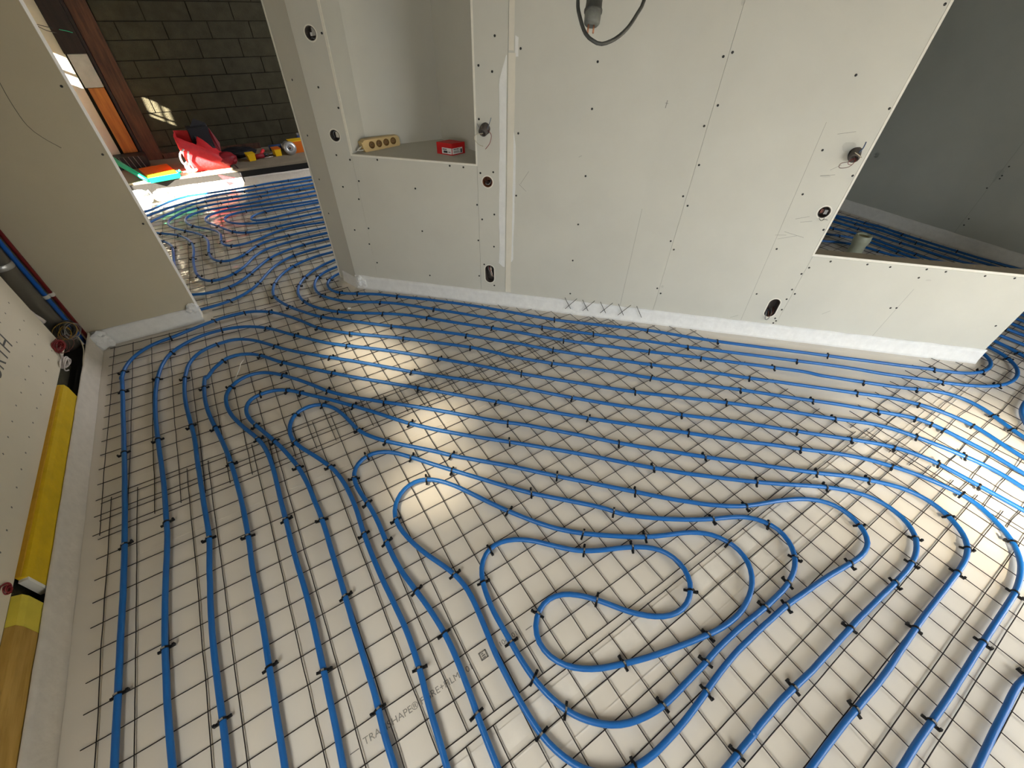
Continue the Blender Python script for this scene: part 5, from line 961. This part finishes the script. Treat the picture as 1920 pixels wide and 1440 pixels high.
# yellow boards standing behind the edge strip
def yboard(y0, y1, label, tilt0=0.0, parts=()):
    root = empty('insulation_board', label, 'insulation board', 'yellow boards at the left wall')
    for (a, b, m, nm) in parts:
        MB().add([(-0.507, a, 0.0), (-0.5065, a, 0.190), (-0.512, a - tilt0*0.4, 0.212), (-0.5345, a - tilt0, 0.221), (-0.5345, a, 0.0),
                  (-0.507, b, 0.0), (-0.5065, b, 0.190), (-0.512, b, 0.212), (-0.5345, b, 0.221), (-0.5345, b, 0.0)],
                 [(0, 1, 2, 3, 4)[::-1], (5, 6, 7, 8, 9), (0, 5, 6, 1)[::-1], (1, 6, 7, 2)[::-1], (2, 7, 8, 3)[::-1], (3, 8, 9, 4)[::-1], (4, 9, 5, 0)[::-1]]).build(nm, m, root)
    return root
yb = yboard(0.66, 1.815, 'long bright yellow insulation board behind the edge strip', 0.0, [(0.672, 1.815, 'yellow_foam', 'board_core')])
MB().box((-0.5343, 0.660, 0.03), (-0.5075, 0.672, 0.205)).build('cut_end', 'foam_white', yb)
MB().box((-0.5345, 0.672, 0.2175), (-0.520, 1.80, 0.2235)).build('upper_edge', 'yellow_foam_side', yb)
yboard(-1.4, 0.60, 'pale yellow board below the black gap, woody towards the viewer', 0.0, [(0.490, 0.602, 'yellow_pale', 'painted_end'), (-1.40, 0.489, 'tan_wood', 'board_core')])
MB().box((-0.534, 0.602, 0.0), (-0.508, 0.660, 0.10)).build('gap_shade_base', 'void_black', wl)  # black fill for the shade between the two boards
coil((-0.531, 0.615, 0.250), 0.012, 6, 0.0022, 'cable_red', 'small tangle of reddish wires at the gap between the yellow boards', 'wire', tl, 0.5, 'wire_bundle')

# ------------------------------------------------------------------ behind the hatch: pipe stub
ps2 = empty('pipe_stub', 'pale plastic pipe stub standing behind the hatch sill', 'pipe stub')
base = Vector((5.36, 0.672, 0))
MB().lathe([(0.060, 0.0), (0.060, 0.10), (0.066, 0.105), (0.066, 0.175), (0.062, 0.180), (0.052, 0.180), (0.050, 0.02)], Matrix.Translation(base), 28).build('pipe', 'pvc_pale', ps2)
MB().lathe([(0.0668, 0.125), (0.069, 0.13), (0.069, 0.150), (0.0668, 0.155)], Matrix.Translation(base), 28).build('collar', 'pvc_pale', ps2)
MB().lathe([(0.0515, 0.165), (0.0001, 0.165)], Matrix.Translation(base), 28).build('plug_cap', 'pvc_olive', ps2)

# ------------------------------------------------------------------ far room: timber and boards against the block wall
def timber(x0, x1, y0, y1, z0, z1, m, name, label, cat):
    o = MB().box((x0, y0, z0), (x1, y1, z1)).build(name, m); tag(o, label, cat); bevel(o, 0.004); return o
timber(-0.155, 0.015, 6.224, 6.249, 0.173, 2.35, 'wood_dark', 'timber_post', 'wide reddish brown timber post against the block wall', 'post')
timber(-0.371, -0.185, 6.20, 6.248, 1.19, 2.35, 'wood_black', 'timber_board', 'nearly black upright board above the grey panel', 'board')
timber(-0.352, -0.192, 6.205, 6.248, 0.905, 1.188, 'board_grey', 'grey_panel', 'pale grey panel leaning beside the timber post', 'panel')
timber(-0.335, -0.195, 6.20, 6.248, 0.28, 0.903, 'wood_orange', 'timber_plank', 'orange brown plank below the grey panel', 'plank')
timber(-0.183, -0.157, 6.20, 6.248, 0.173, 2.35, 'wood_black', 'timber_lath', 'thin dark lath between the plank and the post', 'lath')
for i, (x0, z0, x1, z1, m) in enumerate(((-0.455, 1.43, -0.33, 1.395, 'conduit_black'), (-0.455, 1.425, -0.32, 1.36, 'conduit_black'))):
    o = MB().tube(spline([(x0, 6.10, z0), ((x0+x1)/2, 6.08, (z0+z1)/2 - 0.012*i), (x1, 6.10, z1)]), 0.003, 6).build('wire_tail', m)
    tag(o, ['upper thin black wire in front of the bright far wall strip', 'lower thin black wire in front of the bright far wall strip'][i], 'wire')
o = MB().tube(spline([(-0.29, 6.10, 1.385), (-0.24, 6.09, 1.375), (-0.20, 6.10, 1.36)]), 0.003, 6).build('wire_tail', 'tool_green'); tag(o, 'short green wire end before the dark upright board', 'wire')
timber(0.02, 1.10, 6.21, 6.249, 0.174, 0.235, 'wood_dark', 'timber_batten', 'low brown batten lying along the foot of the block wall', 'batten')

# tools on the step
def crumple(name, label, cat, loc, size, m, amp=0.3, seed=0.0, freq=2.0, rz=0.0, parent=None, sub=3):
    bm = bmesh.new(); bmesh.ops.create_icosphere(bm, subdivisions=sub, radius=1.0)
    for v in bm.verts:
        k = 1 + amp*noise.noise(v.co*freq + Vector((seed, 0, 0))) + amp*0.4*noise.noise(v.co*freq*3 + Vector((seed, 4, 0)))
        v.co = Vector((v.co.x*size[0]*k, v.co.y*size[1]*k, max(-0.75, v.co.z*k)*size[2]))
    me = bpy.data.meshes.new(name); bm.to_mesh(me); bm.free(); me.materials.append(MATS[m])
    o = place(name, me, parent); o.location = loc; o.rotation_euler = (0, 0, rz)
    if label: tag(o, label, cat)
    return o
bag = empty('tool_bag', 'open red and black tool bag on the far step', 'tool bag', loc=(0.46, 5.62, 0.173))
q = MB()   # body: tapered open sack, red outside
prof = [((-0.17, -0.13, 0.0), (0.20, -0.13, 0.0), (0.20, 0.12, 0.0), (-0.17, 0.12, 0.0)),
        ((-0.20, -0.15, 0.12), (0.17, -0.15, 0.10), (0.17, 0.12, 0.14), (-0.20, 0.12, 0.16)),
        ((-0.21, -0.14, 0.24), (0.05, -0.13, 0.17), (0.10, 0.10, 0.26), (-0.20, 0.10, 0.28)),
        ((-0.215, -0.11, 0.36), (-0.04, -0.10, 0.26), (0.02, 0.08, 0.36), (-0.20, 0.08, 0.38))]
vs_ = []
for row in prof:
    nrow = 24
    for i in range(nrow):
        t = i/nrow*4; a_ = Vector(row[int(t)]); b_ = Vector(row[(int(t)+1) % 4])
        p = a_.lerp(b_, t-int(t)); k = 0.018*noise.noise((p.x*14, p.y*14, p.z*14))
        vs_.append(p + Vector((k, k*0.7, 0)))
nr = 24
q.add(vs_, [(j*nr+i, j*nr+(i+1) % nr, (j+1)*nr+(i+1) % nr, (j+1)*nr+i) for j in range(3) for i in range(nr)] + [tuple(range(nr))[::-1]], True)
o = q.build('bag_body', 'tool_red', bag); so = o.modifiers.new('thick', 'SOLIDIFY'); so.thickness = 0.008
MB().prism([(-0.06, 0.0), (0.13, 0.02), (0.10, 0.14), (-0.08, 0.13)], 0.20, 0.40).build('bag_lining', 'tool_black', bag)
MB().add([(-0.02, -0.06, 0.27), (0.10, -0.02, 0.16), (0.16, 0.09, 0.20), (0.13, 0.11, 0.42), (0.03, 0.10, 0.47), (-0.03, 0.08, 0.40)], [(0, 1, 2, 3, 4, 5)]).build('bag_flap', 'tool_black', bag)
MB().add([(0.10, 0.02, 0.14), (0.17, 0.03, 0.14), (0.19, 0.06, 0.22), (0.14, 0.08, 0.38), (0.12, 0.07, 0.30)], [(0, 1, 2, 3, 4)]).build('side_flap', 'tool_darkred', bag)
crumple('front_pocket', None, None, (0.18, -0.06, 0.075), (0.12, 0.10, 0.075), 'tool_darkred', 0.15, 3.0, parent=bag)
MB().add([(0.04, -0.235, -0.02), (0.15, -0.225, -0.01), (0.19, -0.245, -0.13), (0.11, -0.250, -0.15)], [(0, 1, 2, 3)]).build('hanging_flap', 'tool_red', bag)
MB().add([(0.15, -0.226, -0.01), (0.22, -0.225, -0.02), (0.25, -0.245, -0.15), (0.19, -0.246, -0.13)], [(0, 1, 2, 3)]).build('hanging_flap', 'tool_darkred', bag)
MB().tube(spline([(0.25, -0.14, 0.02), (0.265, -0.20, 0.0), (0.275, -0.238, -0.06), (0.28, -0.240, -0.14)]), 0.008, 8).build('strap', 'tool_black', bag)
MB().tube(spline([(-0.19, -0.16, 0.05), (-0.235, -0.17, 0.12), (-0.225, -0.165, 0.20), (-0.17, -0.15, 0.24)]), 0.009, 8).build('handle', 'label_white', bag)
MB().tube(spline([(-0.15, -0.165, 0.02), (-0.17, -0.17, 0.12), (-0.14, -0.165, 0.22)]), 0.008, 8).build('handle', 'label_white', bag)
crumple('black_jacket', 'dark bundle of cloth lying behind the red bag', 'cloth', (0.80, 5.95, 0.215), (0.22, 0.14, 0.055), 'tool_black', 0.2, 9.0)
tr = empty('tape_roll', 'white roll of tape lying before the red bag', 'tape roll', loc=(0.285, 5.50, 0.175))
MB().lathe([(0.030, 0.0), (0.055, 0.0), (0.058, 0.005), (0.058, 0.055), (0.055, 0.060), (0.030, 0.060), (0.030, 0.0)], Matrix.Translation((0, 0, 0.058)) @ Matrix.Rotation(1.25, 4, 'X') @ Matrix.Rotation(0.5, 4, 'Y') @ Matrix.Translation((0, 0, -0.03)), 28).build('roll', 'white_sheet', tr)
MB().lathe([(0.029, 0.002), (0.027, 0.003), (0.027, 0.057), (0.029, 0.058)], Matrix.Translation((0, 0, 0.058)) @ Matrix.Rotation(1.25, 4, 'X') @ Matrix.Rotation(0.5, 4, 'Y') @ Matrix.Translation((0, 0, -0.03)), 28).build('core', 'cable_brown', tr)
# green and yellow tool tray with its long handle
tt = empty('tool_tray', 'green and yellow tool tray with a long green handle on the step', 'tool tray', loc=(0, 0, 0))
gx0, gy0 = -0.135, 5.345; gx1, gy1 = 0.150, 5.405
gd = Vector((gx1-gx0, gy1-gy0, 0)); gl = gd.length; gd.normalize(); gn = Vector((-gd.y, gd.x, 0))
TT = Matrix(((gd.x, gn.x, 0, gx0), (gd.y, gn.y, 0, gy0), (0, 0, 1, 0.174), (0, 0, 0, 1)))
MB().prism([(0.0, -0.012), (gl, -0.012), (gl, 0.0), (0.0, 0.0)], -0.012, 0.036, TT).build('front_rail', 'tool_green', tt)
MB().box((gl-0.006, 0.0, 0.0), (gl+0.006, 0.10, 0.04), TT).build('side_rail', 'tool_green', tt)
for i in range(9):
    MB().box((0.004+0.0*i, 0.004+0.052*i, 0.026-0.0005*i), (gl-0.010, 0.050+0.052*i, 0.036-0.0005*i), TT).build('slat', 'tool_yellow' if i < 3 else 'tool_orange', tt)  # rear slats coloured orange to show the yellow ones in shadow
MB().tube([TT @ Vector((-0.005, -0.004, 0.012)), TT @ Vector((-0.10, 0.25, 0.09)), TT @ Vector((-0.21, 0.55, 0.19))], [0.020, 0.026, 0.032], 8).build('handle', 'tool_green', tt)
crumple('knob', None, None, TT @ Vector((gl+0.022, 0.05, 0.035)), (0.014, 0.014, 0.022), 'tool_green', 0.1, 1.0, parent=tt)
rk = empty('rod_crate', 'black crate with thin pale rods behind the green tray', 'crate', loc=(-0.33, 6.0, 0.174))
MB().box((-0.10, -0.06, 0.0), (0.20, 0.12, 0.12)).build('crate_body', 'tool_black', rk)
for i in range(6): MB().tube([(-0.06+0.045*i, -0.07, 0.0), (-0.085+0.045*i, -0.066, 0.125)], 0.0035, 6).build('rod', 'cable_grey', rk)
fb = crumple('foam_block', 'glaring white block of foam lying below the green tray', 'foam block', (-0.085, 5.245, 0.050), (0.085, 0.055, 0.060), 'white_sheet', 0.10, 5.0)
pb = empty('plastic_sheet', 'folded grey white plastic sheet at the foot of the step', 'plastic sheet', loc=(-0.27, 5.26, 0))
crumple('sheet_fold', None, None, (0.0, 0.0, 0.058), (0.10, 0.07, 0.075), 'sheet_grey', 0.15, 2.0, parent=pb)
MB().tube(spline([(-0.12, -0.10, 0.012), (0.02, -0.085, 0.012), (0.085, -0.06, 0.03), (0.10, -0.02, 0.08), (0.085, 0.0, 0.12)]), 0.010, 8).build('sheet_hem', 'white_sheet', pb)
o = MB().add([(-0.36, 4.98, 0.012), (-0.33, 5.10, 0.09), (-0.27, 5.08, 0.085), (-0.22, 4.99, 0.02), (-0.25, 4.93, 0.012)], [(0, 1, 2, 3, 4)]).build('paper_sheet', 'white_sheet'); tag(o, 'small white sheet standing in the sun beside the stub wall', 'sheet')
so = o.modifiers.new('thick', 'SOLIDIFY'); so.thickness = 0.004
# small tools towards the partition
def yellow_box(x, y, w, d, h, m, label, rz=0.15, lid=None):
    o = empty('tool_box', label, 'box', loc=(x, y, 0.1735)); o.rotation_euler = (0, 0, rz)
    c = MB().add([(-w*0.42, -d/2, 0), (w*0.42, -d/2, 0), (w*0.42, d/2, 0), (-w*0.42, d/2, 0), (-w/2, -d*0.56, h), (w/2, -d*0.56, h), (w/2, d*0.56, h), (-w/2, d*0.56, h)], [(0,3,2,1),(4,5,6,7),(0,1,5,4),(1,2,6,5),(2,3,7,6),(3,0,4,7)]).build('box_body', m, o)
    MB().box((-w/2-0.004, -d*0.58, h), (w/2+0.004, d*0.58, h+0.008)).build('lid', lid or m, o)
    return o
yellow_box(0.915, 5.70, 0.085, 0.10, 0.070, 'tool_yellow', 'small yellow box left of the red drill')
yellow_box(1.225, 5.78, 0.080, 0.11, 0.075, 'tool_yellow', 'small yellow box left of the grey cutting disc', lid='tool_orange')
yellow_box(1.50, 5.83, 0.20, 0.12, 0.130, 'tool_orange', 'orange box behind the cutting disc next to the partition', rz=0.1, lid='tool_yellow')
dr = empty('power_drill', 'dull red power drill lying on the far step', 'drill', loc=(1.03, 5.72, 0.174))
MB().tube([(-0.075, -0.02, 0.028), (0.03, 0.0, 0.030)], [0.026, 0.028], 12).build('motor', 'tool_darkred', dr)
MB().tube([(0.03, 0.0, 0.030), (0.065, 0.008, 0.032), (0.085, 0.012, 0.032)], [0.024, 0.016, 0.010], 12).build('chuck', 'tool_black', dr)
MB().tube([(0.0, 0.01, 0.030), (0.03, 0.055, 0.055), (0.05, 0.09, 0.065)], [0.018, 0.017, 0.020], 10).build('grip', 'tool_red', dr)
MB().tube([(0.085, 0.012, 0.032), (0.14, 0.02, 0.034)], 0.003, 8).build('bit', 'steel', dr)
MB().tube([(0.03, -0.03, 0.008), (0.13, -0.01, 0.008)], 0.005, 8).build('rod', 'steel', dr)
cd = empty('cutting_disc', 'pale grey cutting disc leaning on the orange box', 'cutting disc', loc=(1.385, 5.735, 0.174))
T = Matrix.Translation((0, 0, 0.070)) @ Matrix.Rotation(-0.25, 4, 'X') @ Matrix.Rotation(math.pi/2, 4, 'X')
MB().lathe([(0.012, -0.002), (0.075, -0.002), (0.075, 0.002), (0.012, 0.002), (0.012, -0.002)], T, 32).build('disc', 'steel', cd)
MB().lathe([(0.0121, 0.003), (0.028, 0.003), (0.028, -0.003), (0.0121, -0.003)], T, 20).build('flange', 'cable_grey', cd)
gr = empty('angle_grinder', 'blue and grey angle grinder at the back of the far step', 'grinder', loc=(1.30, 5.98, 0.174))
MB().tube([(-0.13, 0.0, 0.04), (0.02, 0.0, 0.045)], [0.034, 0.030], 12).build('grinder_body', 'tool_blue', gr)
MB().tube([(0.02, 0.0, 0.045), (0.08, 0.0, 0.050)], [0.032, 0.026], 12).build('gear_head', 'steel', gr)
MB().tube([(0.06, -0.03, 0.05), (0.10, -0.07, 0.07)], [0.014, 0.012], 8).build('side_handle', 'tool_black', gr)
MB().lathe([(0.0001, 0.012), (0.055, 0.012), (0.058, 0.0), (0.050, -0.004)], Matrix.Translation((0.09, -0.02, 0.055)) @ Matrix.Rotation(0.6, 4, 'X'), 24).build('guard', 'cable_grey', gr)
sb = empty('spray_bottle', 'dark blue bottle standing behind the orange box', 'bottle', loc=(1.56, 6.02, 0.174))
MB().lathe([(0.0001, 0.0), (0.036, 0.0), (0.038, 0.01), (0.038, 0.10), (0.026, 0.125), (0.012, 0.135), (0.012, 0.15)], None, 20).build('bottle', 'tool_blue', sb)
MB().lathe([(0.014, 0.145), (0.015, 0.165), (0.0001, 0.168)], None, 16).build('cap', 'cable_grey', sb)

# ------------------------------------------------------------------ crumbs on the floor
o = MB().tube(spline([(0.265, 1.84, 0.030), (0.245, 1.80, 0.036), (0.225, 1.755, 0.024), (0.195, 1.705, 0.012)]), 0.0028, 6).build('tie_tail', 'foam_white'); tag(o, 'white plastic strip end lying across the upper pipes', 'strip')
crumple('foam_crumb', 'pale foam crumb beside the third pipe near the doorway', 'crumb', (1.000, 2.115, 0.012), (0.016, 0.012, 0.008), 'foam_white', 0.2, 4.0, sub=2)
